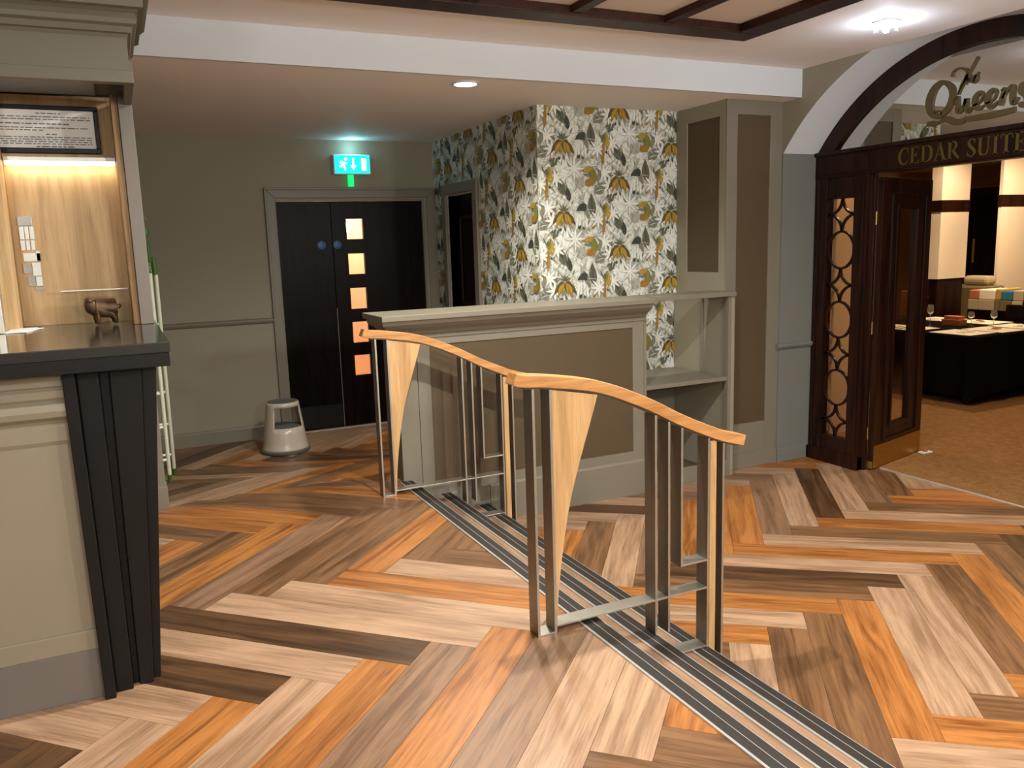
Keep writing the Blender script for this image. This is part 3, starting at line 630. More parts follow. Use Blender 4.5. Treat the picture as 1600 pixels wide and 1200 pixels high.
# wall face with arched opening (arch wall at x = XA .. XF)
zc = CUP; acut = math.asin((zc-AC[1])/AR)
aw = MB()
def spandrel(a0, a1, ytop0, ytop1):
    pts = arc(AR, a0, a1, 24)
    top = [(p[0], 3.05) for p in pts]
    aw.strip(pts, top, 'x', XA, XF+0.12)
spandrel(asp, PI-asp, 0, 0)
aw.box(XA, XF+0.12, yl, 6.0, 2.16, 3.05); aw.box(XA, XF+0.12, -2.5, yr, ZL, 3.05)
awo = aw.build('wall_right', M['wall']); tag(awo, 'greige wall with the white arched opening to the restaurant', kind='structure')
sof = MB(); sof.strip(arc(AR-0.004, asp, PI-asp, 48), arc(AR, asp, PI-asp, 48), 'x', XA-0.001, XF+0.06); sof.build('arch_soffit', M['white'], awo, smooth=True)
jb = MB().box(XA, XF+0.12, YJ-0.012, 6.0, ZL, 2.16).build('jamb', M['jamb'], awo)
MB().box(XA, XF-0.06, YJ-0.028, YJ-0.012, ZL, ZL+0.12).build('skirting', M['jamb'], awo, bevel=0.005)
MB().prism([(YJ-0.012, 0.585), (YJ-0.03, 0.592), (YJ-0.042, 0.607), (YJ-0.045, 0.618), (YJ-0.034, 0.63), (YJ-0.012, 0.635)], 'x', XA-0.03, XF-0.035).build('chair_rail', M['jamb'], awo)

# ------------------------------------------------------------------ restaurant entrance: lintel, fanlight, sidelights, door leaf
w2 = thing('window_2', 'arched mirrored fanlight above the restaurant entrance', None, (0, 0, 0), kind='structure')
fr = MB(); fr.strip(arc(ARI, asp-0.03, PI-asp+0.03, 60), arc(AR-0.004, asp-0.03, PI-asp+0.03, 60), 'x', XF-0.02, XF+0.05)
fr.build('arch_frame', M['maho'], w2, smooth=True)
M['mirror'] = paint('mirrored_glass', (0.60, 0.60, 0.57), 0.02, 0.02, 3, metal=1.0)
gp = arc(ARI+0.01, asp-0.05, PI-asp+0.05, 60)
gl = MB().prism(gp, 'x', XF+0.012, XF+0.02).build('fanlight_glass', M['mirror'], w2)
ln = MB().box(XF-0.03, XF+0.07, yr-0.02, yl+0.02, 1.955, 2.15).build('trim_2', M['maho'], bevel=0.003); tag(ln, 'dark mahogany lintel carrying the gold restaurant lettering', kind='structure')
MB().box(XF-0.05, XF+0.08, yr-0.03, yl+0.025, 2.132, 2.165).build('cornice', M['maho'], ln, bevel=0.006)
MB().box(XF-0.04, XF-0.03, yr, 4.56, 1.972, 2.125).build('sign_board', M['maho'], ln)
MB().box(XF-0.038, XF-0.03, 4.60, 5.08, 1.985, 2.11).build('lintel_panel', M['maho'], ln, bevel=0.004)
def sidelight(name, y0, y1, label):
    s = thing(name, label, None, (0, 0, 0), kind='structure')
    a, b = y0, y1; gy0, gy1 = a+(0.13 if y0 > 4 else 0.10), b-0.125; zb, zt = -0.145, 1.79
    for q0, q1 in ((a, gy0), (gy1, b)): MB().box(XF-0.03, XF+0.05, q0, q1, ZL, 1.955).build('stile', M['maho'], s, bevel=0.003)
    MB().box(XF-0.02, XF+0.04, gy0, gy1, ZL, zb).build('bottom_rail', M['maho'], s, bevel=0.003)
    MB().box(XF-0.02, XF+0.04, gy0, gy1, zt, 1.955).build('top_rail', M['maho'], s, bevel=0.003)
    MB().box(XF+0.010, XF+0.016, gy0, gy1, zb, zt).build('glass', M['darkglass'], s)
    for q in (a+0.03, b-0.05): MB().box(XF-0.04, XF-0.03, q, q+0.02, ZL, 1.955).build('reeding', M['maho'], s, bevel=0.004)
    MB().box(XF-0.05, XF+0.055, a, b, ZL, ZL+0.11).build('plinth', M['maho'], s, bevel=0.004)
    c = (gy0+gy1)/2; R = (gy1-gy0)/2
    def bar(pts):
        mb = MB(); stroke(mb, [(p[0], p[1], 0.017) for p in pts], 'x', XF-0.008, XF+0.012, 1); mb.build('tracery', M['maho'], s)
    Rz = 0.146
    for zc_ in (1.386, 0.826, 0.266):
        bar([(c+(R-0.006)*math.cos(2*PI*i/40), zc_+Rz*math.sin(2*PI*i/40)) for i in range(41)])
    for zc_ in (1.666, 1.106, 0.546, -0.012):
        h = 0.134
        for sy in (-1, 1):
            for sz in (-1, 1):
                if zc_+sz*h > zt+0.02: pass
                bar([(c+sy*R-sy*R*math.cos(PI/2*i/10), zc_+sz*h-sz*h*math.sin(PI/2*i/10)) for i in range(11)])
    return s
sidelight('window_1', 4.592, 5.120, 'tall mahogany side window with circle and diamond tracery')
sidelight('window_3', 2.38, 2.90, 'mahogany side window beyond the right of the restaurant entrance')
d3 = thing('door_3', 'open mahogany glazed restaurant door with brass kick plate', None, (5.345, 4.535, ZL), math.atan2(0.21, 0.82), kind='structure')
DW, DH = 0.845, 2.305; g0, g1, gb, gt = 0.27, 0.575, 0.345, 2.07
for nm, a in (('stile', (0, g0, 0.008, DH)), ('stile', (g1, DW, 0.008, DH)), ('top_rail', (g0, g1, gt, DH)), ('bottom_rail', (g0, g1, 0.008, gb))):
    MB().box(a[0], a[1], 0, 0.045, a[2], a[3]).build(nm, M['maho'], d3, bevel=0.002)
MB().box(g0, g1, 0.02, 0.026, gb, gt).build('glass', M['darkglass'], d3)
def ring(parent, x0, x1, z0, z1, wd, y0, y1, nm):
    MB().box(x0, x1, y0, y1, z0, z0+wd).box(x0, x1, y0, y1, z1-wd, z1).box(x0, x0+wd, y0, y1, z0+wd, z1-wd).box(x1-wd, x1, y0, y1, z0+wd, z1-wd).build(nm, M['maho'], parent, bevel=0.003)
ring(d3, 0.15, 0.735, 0.215, 2.19, 0.02, -0.014, 0, 'panel_moulding'); ring(d3, g0-0.03, g1+0.03, gb-0.03, gt+0.03, 0.03, -0.012, 0, 'glazing_bead')
MB().box(0.012, DW-0.006, -0.003, 0, 0.012, 0.195).build('kick_plate', M['brass'], d3)
MB().box(-0.003, 0, 0.0, 0.045, 0.012, 0.07).build('edge_plate', M['brass'], d3)
MB().box(-0.04, 0.0, 0.045, 0.10, 0, DH+0.02).build('hinge_post', M['maho'], d3, bevel=0.003)
for z in (0.3, 1.15, 2.0): MB().tube([(-0.006, 0.046, z-0.05), (-0.006, 0.046, z+0.05)], 0.008, 8).build('hinge', M['brass'], d3)
ds = thing('door_stop', 'small white door stop at the foot of the open restaurant door', 'door stop', (6.15, 4.675, ZL+0.003))
MB().box(-0.05, 0.06, -0.03, 0.03, 0, 0.012).build('base', M['white_plastic'], ds, bevel=0.004); MB().lathe([(0.018, 0.012), (0.018, 0.03), (0.012, 0.034)], 16).build('stud', M['rust'], ds, smooth=True)

# ------------------------------------------------------------------ lettering
SCRIPT = {'Q': [[(3.999, 2.511, 0.0299), (4.048, 2.518, 0.0359), (4.099, 2.477, 0.053), (4.123, 2.402, 0.0615), (4.108, 2.335, 0.0479), (4.066, 2.3, 0.0376), (4.019, 2.306, 0.0359), (3.972, 2.349, 0.0427), (3.948, 2.412, 0.047), (3.958, 2.469, 0.0427), (3.999, 2.511, 0.0299)], [(4.076, 2.319, 0.0085), (4.066, 2.332, 0.0085), (4.043, 2.334, 0.0085), (4.024, 2.321, 0.0103), (4.023, 2.304, 0.0103)], [(4.133, 2.256, 0.0291), (4.082, 2.254, 0.0385), (4.039, 2.257, 0.0188), (3.984, 2.269, 0.0393), (3.926, 2.243, 0.0444), (3.885, 2.237, 0.0393), (3.851, 2.246, 0.0308), (3.834, 2.264, 0.0137)]],
 'swash': [[(3.831, 2.246, 0.0342), (3.695, 2.247, 0.041), (3.586, 2.252, 0.0393), (3.499, 2.26, 0.0342)]],
 'u': [[(3.936, 2.382, 0.0085), (3.91, 2.402, 0.0222), (3.907, 2.353, 0.0342), (3.898, 2.308, 0.0359), (3.866, 2.325, 0.0222), (3.844, 2.38, 0.0256)], [(3.842, 2.384, 0.0308), (3.841, 2.335, 0.0342), (3.827, 2.297, 0.0291), (3.796, 2.321, 0.0103)]],
 'e': [[(3.789, 2.326, 0.0137), (3.746, 2.344, 0.0137), (3.725, 2.381, 0.0171), (3.743, 2.407, 0.0205), (3.773, 2.386, 0.0359), (3.782, 2.343, 0.0393), (3.757, 2.305, 0.0308), (3.712, 2.318, 0.0103)]],
 'e.': [[(3.699, 2.325, 0.0137), (3.652, 2.344, 0.0137), (3.633, 2.385, 0.0171), (3.653, 2.408, 0.0205), (3.684, 2.384, 0.0376), (3.692, 2.338, 0.041), (3.664, 2.3, 0.0308), (3.617, 2.329, 0.0103)]],
 'n': [[(3.601, 2.389, 0.0103), (3.58, 2.396, 0.0256), (3.591, 2.342, 0.0359), (3.602, 2.297, 0.0325)], [(3.589, 2.341, 0.0154), (3.557, 2.391, 0.0171), (3.526, 2.402, 0.0308), (3.525, 2.344, 0.0359), (3.517, 2.3, 0.0308), (3.483, 2.33, 0.0103)]],
 's': [[(3.434, 2.408, 0.0205), (3.467, 2.401, 0.0325), (3.468, 2.366, 0.0393), (3.433, 2.331, 0.0393), (3.43, 2.282, 0.0342), (3.462, 2.276, 0.0256), (3.474, 2.297, 0.0222)]],
 'T': [[(3.957, 2.543, 0.0205), (3.951, 2.574, 0.0128), (3.916, 2.589, 0.0111), (3.868, 2.576, 0.0188), (3.846, 2.55, 0.0188), (3.86, 2.506, 0.0222), (3.883, 2.473, 0.0205), (3.905, 2.418, 0.0103)], [(3.775, 2.636, 0.0154), (3.821, 2.564, 0.0145), (3.87, 2.484, 0.012), (3.905, 2.418, 0.0068)]],
 'h': [[(3.862, 2.476, 0.0256), (3.843, 2.526, 0.0274), (3.835, 2.492, 0.0188), (3.814, 2.528, 0.0222)]],
 'he': [[(3.82, 2.49, 0.0222), (3.788, 2.515, 0.0239), (3.777, 2.494, 0.0222), (3.801, 2.482, 0.0188), (3.765, 2.538, 0.0085)]]}
M['letter'] = paint('letter_bronze', (0.105, 0.078, 0.030), 0.45, 0.25, 30, metal=0.3)
qs = thing('script_lettering', 'gold script lettering fixed to the arched fanlight', 'sign', (XF+0.012, 3.8, 2.25))
for k, sts in SCRIPT.items():
    mb = MB()
    for s in sts: stroke(mb, [(p[0]-3.8, p[1]-2.25, p[2]) for p in s], 'x', -0.012, 0.0, 8)
    o = mb.build('underline' if k == 'swash' else 'letter', M['letter'], qs)
cs = thing('name_lettering', 'gold serif lettering along the dark lintel above the restaurant doors', 'sign', (XF-0.04, 4.324, 1.992))
UW = 0.1034
def letter(ch, pos):
    mb = MB(); a, b = -0.004, 0.0; T, t = 0.17, 0.055
    def bar(x0, y0, x1, y1): mb.box(a, b, -(pos+x1)*UW, -(pos+x0)*UW, y0*0.118, y1*0.118)
    def st_(pts): stroke(mb, [(-(pos+x)*UW, y*0.118, wd*0.11) for x, y, wd in pts], 'x', a, b, 6)
    def stem(x, T_=T):
        bar(x, 0, x+T_, 1); bar(x-0.07, 0, x+T_+0.07, t); bar(x-0.07, 1-t, x+T_+0.07, 1)
    if ch == 'C':
        st_([(0.78, .80, .05), (0.68, .93, .06), (0.5, .975, .07), (0.28, .88, .15), (0.14, .66, .19), (0.12, .45, .20), (0.2, .2, .18), (0.38, .05, .10), (0.58, .03, .06), (0.80, .22, .05)]); bar(.755, .70, .80, .98)
    if ch == 'E':
        stem(0.12); bar(.12, 1-t, .70, 1); bar(.12, 0, .72, t); bar(.2, .48, .55, .48+t); bar(.655, .80, .70, 1); bar(.69, 0, .735, .24); bar(.51, .38, .55, .64)
    if ch == 'D':
        stem(0.12); st_([(.25, .972, .06), (.55, .95, .07), (.76, .80, .16), (.83, .5, .20), (.76, .2, .16), (.55, .05, .07), (.25, .028, .06)])
    if ch == 'A':
        st_([(.14, .02, .06), (.47, .98, .06)]); st_([(.44, 1.0, .16), (.80, .02, .18)]); bar(.27, .32, .64, .32+t); bar(.02, 0, .27, t); bar(.62, 0, .95, t)
    if ch == 'R':
        stem(0.12); st_([(.25, .972, .06), (.52, .95, .08), (.66, .76, .17), (.52, .54, .08), (.25, .51, .06)]); st_([(.42, .52, .14), (.60, .28, .16), (.88, .02, .14)])
    if ch == 'S':
        st_([(.58, .78, .05), (.48, .95, .06), (.32, .97, .07), (.17, .82, .13), (.25, .62, .18), (.47, .44, .19), (.60, .26, .14), (.46, .05, .07), (.28, .02, .06), (.10, .22, .05)]); bar(.565, .72, .60, .98); bar(.075, .02, .11, .3)
    if ch == 'U':
        bar(.12, .25, .29, 1); bar(.05, 1-t, .36, 1); bar(.72, .3, .775, 1); bar(.64, 1-t, .86, 1); st_([(.205, .28, .18), (.28, .10, .14), (.46, .03, .08), (.66, .09, .07), (.748, .30, .06)])
    if ch == 'I': stem(0.15)
    if ch == 'T':
        bar(.36, 0, .53, 1); bar(.27, 0, .62, t); bar(.04, 1-t, .85, 1); bar(.04, .76, .085, 1); bar(.805, .76, .85, 1)
    mb.build('letter', M['gold'], cs)
pos = 0
for ch, wd in (('C', .95), ('E', .85), ('D', 1.0), ('A', 1.0), ('R', .95), (' ', .42), ('S', .75), ('U', 1.0), ('I', .5), ('T', .92), ('E', .85)):
    if ch != ' ': letter(ch, pos)
    pos += wd

# ------------------------------------------------------------------ railings
YR = 2.684
rail_b = catmull([(1.262, 1.000), (1.30, 0.988), (1.414, 0.975), (1.626, 0.934), (1.834, 0.850), (2.002, 0.763), (2.159, 0.692), (2.250, 0.657), (2.345, 0.630)], 6)
def rail_z(x):
    for a, b in zip(rail_b[:-1], rail_b[1:]):
        if a[0] <= x <= b[0]: return a[1]+(b[1]-a[1])*(x-a[0])/(b[0]-a[0])
    return rail_b[-1][1]
def railing(label):
    r = thing('railing', label, 'railing', (1.35, YR, 0), 0, 'balustrades on the steps')
    X_ = lambda x: x-1.35
    h = 0.046; Lp = []; Rp = []
    for i, (x, z) in enumerate(rail_b):
        a = rail_b[max(i-1, 0)]; b = rail_b[min(i+1, len(rail_b)-1)]
        l = math.hypot(b[0]-a[0], b[1]-a[1]); nx, nz = -(b[1]-a[1])/l, (b[0]-a[0])/l
        Lp.append((X_(x)+nx*h, z+nz*h)); Rp.append((X_(x), z))
    MB().strip(Lp, Rp, 'y', -0.036, 0.036).build('handrail', M['oak_rail'], r, bevel=0.003)
    S1 = [(X_(x), z-0.0003) for x, z in rail_b if 1.31 < x < 2.33]; S2 = [(X_(x), z-0.007) for x, z in rail_b if 1.31 < x < 2.33]
    MB().strip(S1, S2, 'y', -0.022, 0.022).build('rail_plate', M['steel'], r)
    w2_, th = 0.036, 0.005
    def post(x, zb_): 
        b_ = MB().box(X_(x)-th, X_(x)+th, -w2_, w2_, zb_, rail_z(x)-0.006); b_.m[2] = b_.m[3] = 1; o = b_.build('post', [M['steel'], M['steel_and_lit_edge']], r)  # narrow faces brighter: light on the post edges put into the colour
        return o
    post(1.342, 0.0); post(1.415, 0.0); post(1.890, -0.125); post(1.955, -0.125); post(2.020, 0.150); post(2.158, -0.25); post(2.236, -0.375)
    def bar(x0, x1, z): MB().box(X_(x0), X_(x1), -w2_, w2_, z-0.004, z+0.004).build('flat_bar', M['steel_and_lit_edge'], r, bevel=0.001)  # light falling on the bars is put into their brighter steel
    bar(1.3465, 1.4105, 0.0042); bar(1.4195, 1.8855, 0.030); bar(1.8945, 1.9505, 0.030); bar(1.9595, 2.1535, 0.030)
    bar(2.0245, 2.1535, 0.154); bar(1.9595, 2.1535, -0.238)
    # curved oak fin hanging beside the second post
    edge = catmull([(1.628, 0.931), (1.601, 0.845), (1.54, 0.663), (1.494, 0.504), (1.461, 0.329), (1.437, 0.15), (1.428, 0.010)], 5)
    fl_ = [(X_(1.4205), rail_z(1.4205)-0.0075)]+[(X_(1.4205), z) for x, z in edge[1:]]
    fr_ = [(X_(edge[0][0]), rail_z(edge[0][0])-0.0075)]+[(X_(x), z) for x, z in edge[1:]]
    MB().strip(fl_, fr_, 'y', -0.024, 0.024).build('oak_fin', M['oak_fin'], r, bevel=0.001)
    MB().box(X_(2.178), X_(2.212), -0.020, 0.020, -0.30, rail_z(2.195)-0.008).build('oak_batten', M['oak_fin'], r, bevel=0.002)
    return r
r1 = railing('oak and steel railing at the near end of the steps')
r2 = copy_tree(r1); r2.location = (1.365, YR+2.085, 0); r2['label'] = 'oak and steel railing at the far end of the steps by the low wall'

# ------------------------------------------------------------------ reception desk and canopy (left)
dk = thing('reception_desk', 'cream reception desk with black polished top and tapered black pilaster', 'desk', (-0.18, 3.02, 0))
D = lambda x, y: (x+0.18, y-3.02)
def dkb(name, m, x0, x1, y0, y1, z0, z1, bevel=0.0): return MB().box(x0+0.18, x1+0.18, y0-3.02, y1-3.02, z0, z1).build(name, m, dk, bevel=bevel)
dkb('body', M['desk'], -2.3, -0.176, 3.03, 3.105, 0, 1.145)
dkb('carcass', M['black'], -2.3, -0.02, 3.106, 4.04, 0, 1.145)
dkb('front_panel', M['desk'], -2.3, -0.17, 3.016, 3.03, 0.25, 0.92)
dkb('lower_band', M['desk'], -2.3, -0.17, 3.008, 3.03, 0.18, 0.25, 0.003)
dkb('plinth', M['kick'], -2.3, -0.17, 3.010, 3.03, 0, 0.18, 0.002)
mp_ = [(0.01, 0.905), (-0.006, 0.905), (-0.012, 0.918), (-0.012, 0.965), (-0.004, 0.975), (-0.010, 0.985), (-0.030, 1.000), (-0.036, 1.02), (-0.030, 1.042), (-0.016, 1.052), (-0.024, 1.062), (-0.024, 1.085), (-0.014, 1.095), (-0.02, 1.10), (-0.02, 1.145), (0.01, 1.145)]
MB().prism(mp_, 'x', -2.12, -0.006).build('frieze_moulding', M['desk'], dk)
def taper(name, xt0, xt1, xb0, xb1, y0, y1):
    mb = MB(); v = []
    for (a, b, z) in ((xb0, xb1, 0.0), (xt0, xt1, 1.145)):
        v += [(a+0.18, y0-3.02, z), (b+0.18, y0-3.02, z), (b+0.18, y1-3.02, z), (a+0.18, y1-3.02, z)]
    mb.add(v, [(0, 3, 2, 1), (4, 5, 6, 7), (0, 1, 5, 4), (1, 2, 6, 5), (2, 3, 7, 6), (3, 0, 4, 7)]).build(name, M['black'], dk, bevel=0.003)
taper('pilaster_back', -0.186, 0.09, -0.173, 0.0, 3.065, 3.10)
taper('pilaster_strip', -0.188, -0.150, -0.175, -0.140, 2.974, 3.04)
taper('pilaster_strip', -0.148, -0.082, -0.139, -0.085, 3.012, 3.06)
taper('pilaster_groove', -0.082, -0.050, -0.085, -0.064, 3.05, 3.09)
taper('pilaster_strip', -0.050, 0.050, -0.064, -0.020, 3.030, 3.09)
taper('pilaster_return', 0.050, 0.098, -0.020, 0.006, 3.060, 3.30)
dkb('top_slab', M['stone'], -2.3, 0.140, 2.900, 4.04, 1.192, 1.226, 0.003)
dkb('under_slab', M['black'], -2.3, 0.136, 2.905, 4.04, 1.146, 1.1915, 0.002)
# booth back wall
bw = thing('reception_booth', 'oak lined reception booth with greige canopy and moulded cornice', 'booth', (0.13, 3.80, 0))
def bwb(name, m, x0, x1, y0, y1, z0, z1, bevel=0.0): return MB().box(x0-0.13, x1-0.13, y0-3.80, y1-3.80, z0, z1).build(name, m, bw, bevel=bevel)
bwb('oak_back_panel', M['oak_wall'], -0.37, 0.052, 4.05, 4.075, 1.2265, 2.18)
bwb('oak_side_edge', M['oak_edge'], 0.053, 0.078, 3.78, 4.075, 1.2265, 2.15, 0.002)
bwb('end_post', paint('post_grey', (0.135, 0.115, 0.095), 0.55), 0.0785, 0.130, 3.76, 4.085, 1.2265, 2.16, 0.002)
bwb('rear_wall', M['trim'], -2.3, -0.03, 4.09, 5.40, 0, 1.2)
bwb('rear_wall', M['trim'], -2.3, 0.128, 4.09, 5.40, 1.2, 2.53)
MB().prism([(1.50, -0.045), (1.60, -0.06), (1.60, 1.2), (1.50, 1.2)], 'x', -0.06, 0.022).build('rear_post', M['trim'], bw, bevel=0.003)
MB().prism([(1.48, -0.026), (1.62, -0.045), (1.62, 0.12), (1.48, 0.12)], 'x', -0.07, 0.03).build('rear_plinth', M['trim'], bw, bevel=0.004)
bwb('oak_return_panel', M['oak_wall'], -0.425, -0.371, 3.86, 4.075, 1.2265, 2.18)
bwb('grey_post', M['steel_and_lit_edge'], -0.43, -0.405, 3.70, 3.76, 1.2265, 2.16, 0.002)
bwb('left_panel', M['oak_wall'], -2.3, -0.426, 4.05, 4.085, 1.2265, 2.53)
bwb('soffit', M['canopy'], -2.3, 0.118, 3.32, 4.085, 2.19, 2.53)
bwb('soffit_panel', paint('soffit_grey', (0.20, 0.215, 0.235), 0.4), -2.3, 0.0, 3.42, 3.98, 2.176, 2.1899)
bwb('lower_lip', M['canopy'], -2.3, 0.129, 3.296, 3.34, 2.108, 2.150, 0.002)
bwb('lip_return', M['canopy'], 0.10, 0.129, 3.34, 3.80, 2.108, 2.19, 0.002)
bwb('fascia', M['canopy'], -2.3, 0.119, 3.300, 3.34, 2.150, 2.262)
cp = [(3.34, 2.255), (3.300, 2.258), (3.294, 2.270), (3.284, 2.274), (3.278, 2.292), (3.266, 2.300), (3.262, 2.315), (3.268, 2.335), (3.256, 2.345), (3.240, 2.350), (3.238, 2.378), (3.244, 2.384), (3.228, 2.392), (3.214, 2.402), (3.210, 2.425), (3.225, 2.45), (3.34, 2.46)]
n_ = len(cp)
A_ = [(-2.3-0.13, y-3.8, z) for y, z in cp]; B_ = [(0.119+(3.300-y)-0.13, y-3.8, z) for y, z in cp]; B_ = [(min(p[0], 0.119+0.09-0.13), p[1], p[2]) for p in B_]
C_ = [(B_[i][0], 0.0, B_[i][2]) for i in range(n_)]
mb = MB().add(A_+B_+C_, [(i, (i+1) % n_, (i+1) % n_+n_, i+n_) for i in range(n_)]+[(i+n_, (i+1) % n_+n_, (i+1) % n_+2*n_, i+2*n_) for i in range(n_)]+[list(range(n_)), [2*n_+i for i in range(n_)][::-1]])
mb.build('cornice', M['canopy'], bw)
bwb('cornice_top', M['canopy'], -2.3, 0.16, 3.26, 4.085, 2.46, CUP-0.001)
# lit strip under the notice
ls = thing('strip_light', 'slim warm strip light glowing on the oak panel', 'light', (-0.155, 4.04, 1.905))
MB().box(-0.21, 0.205, -0.03, 0.008, 0.006, 0.022).build('profile', M['alu'], ls)
MB().box(-0.208, 0.203, -0.028, 0.006, -0.010, 0.006).build('diffuser', M['led'], ls, bevel=0.003)
al = bpy.data.lights.new('strip_glow', 'AREA'); al.shape = 'RECTANGLE'; al.size = 0.40; al.size_y = 0.02; al.energy = 0.2; al.color = (1, 0.88, 0.66)
alo = bpy.data.objects.new('strip_glow', al); COL.objects.link(alo); alo.location = (-0.155, 4.02, 1.890); alo.rotation_euler = (math.radians(12), 0, 0)
nt_ = thing('framed_notice', 'black framed notice with small printed text on the oak panel', 'notice', (-0.33, 4.045, 2.04))
fx0, fx1, fz0, fz1 = -0.33, 0.332, -0.097, 0.097
for b in ((fx0, fx1, fz0, fz0+0.022), (fx0, fx1, fz1-0.018, fz1), (fx0, fx0+0.018, fz0+0.022, fz1-0.018), (fx1-0.018, fx1, fz0+0.022, fz1-0.018)):
    MB().box(b[0], b[1], -0.022, 0, b[2], b[3]).build('frame_bar', M['black'], nt_, bevel=0.003)
pp = MB().box(fx0+0.018, fx1-0.018, -0.006, -0.004, fz0+0.022, fz1-0.018).build('paper', M['paper'], nt_)
rng = random.Random(3); mb = MB()
for row, (z, x0, x1, hh) in enumerate(((0.066, 0.10, 0.19, .0045), (0.052, -0.30, 0.298, .004), (0.042, -0.30, 0.30, .004), (0.024, -0.30, 0.22, .005), (0.008, -0.30, 0.29, .004), (-0.002, -0.30, 0.12, .004), (-0.018, 0.13, 0.17, .005), (-0.030, -0.30, 0.30, .004), (-0.039, -0.30, 0.30, .004), (-0.048, -0.30, 0.30, .004), (-0.057, -0.30, 0.30, .004), (-0.068, 0.09, 0.23, .005))):
    x = x0
    while x < x1:
        l = rng.uniform(.008, .032); mb.box(x, min(x+l, x1), -0.0066, -0.006, z-hh/2, z+hh/2); x += l+rng.uniform(.003, .007)
mb.build('print', paint('print_ink', (0.16, 0.17, 0.20), 0.7), pp)
mt = thing('glass_tile_panel', 'column of small pale glazed tiles with grey bars on the oak panel', 'tiles', (-0.31, 4.049, 1.53))
M['tile'] = paint('glazed_tile', (0.80, 0.86, 0.84), 0.12, 0.10, 25, spec=0.6); M['tile_grey'] = paint('glazed_grey', (0.42, 0.42, 0.40), 0.15, 0.15, 25)
for (x0, x1, z0, z1, m) in ((-.036, .018, .118, .157, 'tile_grey'), (-.034, -.017, .062, .116, 'tile'), (-.014, .000, .062, .116, 'tile'), (.004, .020, .062, .116, 'tile'), (-.034, -.018, .016, .058, 'tile'), (-.014, .000, .016, .058, 'tile'), (.004, .018, .016, .058, 'tile'),
        (-.030, .034, -.030, .005, 'tile'), (.018, .034, -.030, .012, 'tile'), (-.036, -.004, -.080, -.040, 'tile_grey'), (-.002, .030, -.092, -.036, 'tile'), (-.024, .004, -.135, -.094, 'tile_grey'), (.006, .030, -.135, -.094, 'tile'), (.0, .031, -.155, -.138, 'tile_grey')):
    MB().box(x0, x1, -0.006, 0, z0, z1).build('tile', M[m], mt, bevel=0.0015)
gs = thing('glass_screen', 'low clear glass screen on the desk top against the oak panel', 'glass screen', (-0.085, 3.985, 1.2262))
MB().box(-0.13, 0.13, -0.003, 0.003, 0.0, 0.142).build('pane', M['glass'], gs); MB().box(-0.13, 0.13, -0.004, 0.004, 0.142, 0.147).build('top_edge', M['steel_and_lit_edge'], gs)
pg = thing('pig_figurine', 'small bronze pig figurine standing on the polished desk top', 'figurine', (-0.058, 3.86, 1.2265), math.radians(12))
def skin(name, pts, edges, radii, m, parent, sub=2):
    me = bpy.data.meshes.new(name); me.from_pydata(pts, edges, []); o = bpy.data.objects.new(name, me); COL.objects.link(o)
    md = o.modifiers.new('skin', 'SKIN'); md.use_smooth_shade = True
    for i, r in enumerate(radii): me.skin_vertices[0].data[i].radius = (r, r) if not isinstance(r, tuple) else r
    me.skin_vertices[0].data[0].use_root = True
    s = o.modifiers.new('sub', 'SUBSURF'); s.levels = sub; s.render_levels = sub
    me.materials.append(m); o.parent = parent; return o
pts = [(0.005, 0, .060), (-0.028, 0, .062), (-0.048, -0.004, .066), (-0.066, -0.008, .056), (0.036, 0, .060), (0.052, 0, .058),
       (-0.026, .018, .028), (-0.028, .018, .004), (-0.026, -.018, .028), (-0.028, -.018, .004), (0.040, .018, .028), (0.042, .018, .004), (0.040, -.018, .028), (0.042, -.018, .004), (-0.056, .020, .098), (-0.056, -.024, .098)]
ed = [(0, 1), (1, 2), (2, 3), (0, 4), (4, 5), (1, 6), (6, 7), (1, 8), (8, 9), (4, 10), (10, 11), (4, 12), (12, 13), (2, 14), (2, 15)]
pts = [(x, y*1.1, z*1.18) for x, y, z in pts]
skin('body', pts, ed, [.042, .042, .030, .014, .042, .022, .012, .007, .012, .007, .012, .007, .012, .007, .008, .008], M['bronze'], pg)
MB().tube([(0.060, 0, .066), (0.070, 0.003, .076), (0.066, 0.008, .082), (0.062, 0.002, .080)], [.004, .0035, .003, .002], 6).build('tail', M['bronze'], pg, smooth=True)
pa = thing('paper_stack', 'few white papers lying on the desk top by the grey post', 'papers', (-0.36, 3.80, 1.2262))
for i, (dx, dy, a) in enumerate(((0, 0, 8), (0.004, -0.004, 14), (-0.004, 0.006, 3))):
    o = MB().box(-0.04, 0.05, -0.10, 0.10, 0.0015*i, 0.0015*i+0.0012).build('sheet', M['paper'], pa); o.rotation_euler.z = math.radians(-a); o.location = (dx, dy, 0)

# ------------------------------------------------------------------ folding ladder behind the booth
ld = thing('folding_ladder', 'pale metal folding ladder with green head leaning behind the booth', 'ladder', (0.21, 6.25, -0.1))
def lad_frame(foot, top, xl):
    f, t = Vector(foot), Vector(top)
    for dx, nm in ((0, 'rail'), (xl, 'rail')):
        MB().tube([f+Vector((dx, 0, 0)), t+Vector((dx, 0, 0))], 0.0145, 10).build(nm, M['palegreen'], ld, smooth=True)
        MB().tube([f+Vector((dx, 0, -0.008)), f+Vector((dx, 0, 0))+(t-f)*0.03], 0.016, 10).build('foot_cap', M['green'], ld, smooth=True)
    for k in range(1, 6):
        p = f+(t-f)*(k/6.0-0.06); MB().tube([p, p+Vector((xl, 0, 0))], 0.011, 8).build('rung', M['palegreen'], ld, smooth=True)
lad_frame((0.002, 0.0, 0.012), (-0.003, -0.33, 1.505), -0.34); lad_frame((0.052, 0.42, -0.045), (0.038, -0.18, 1.490), -0.36)
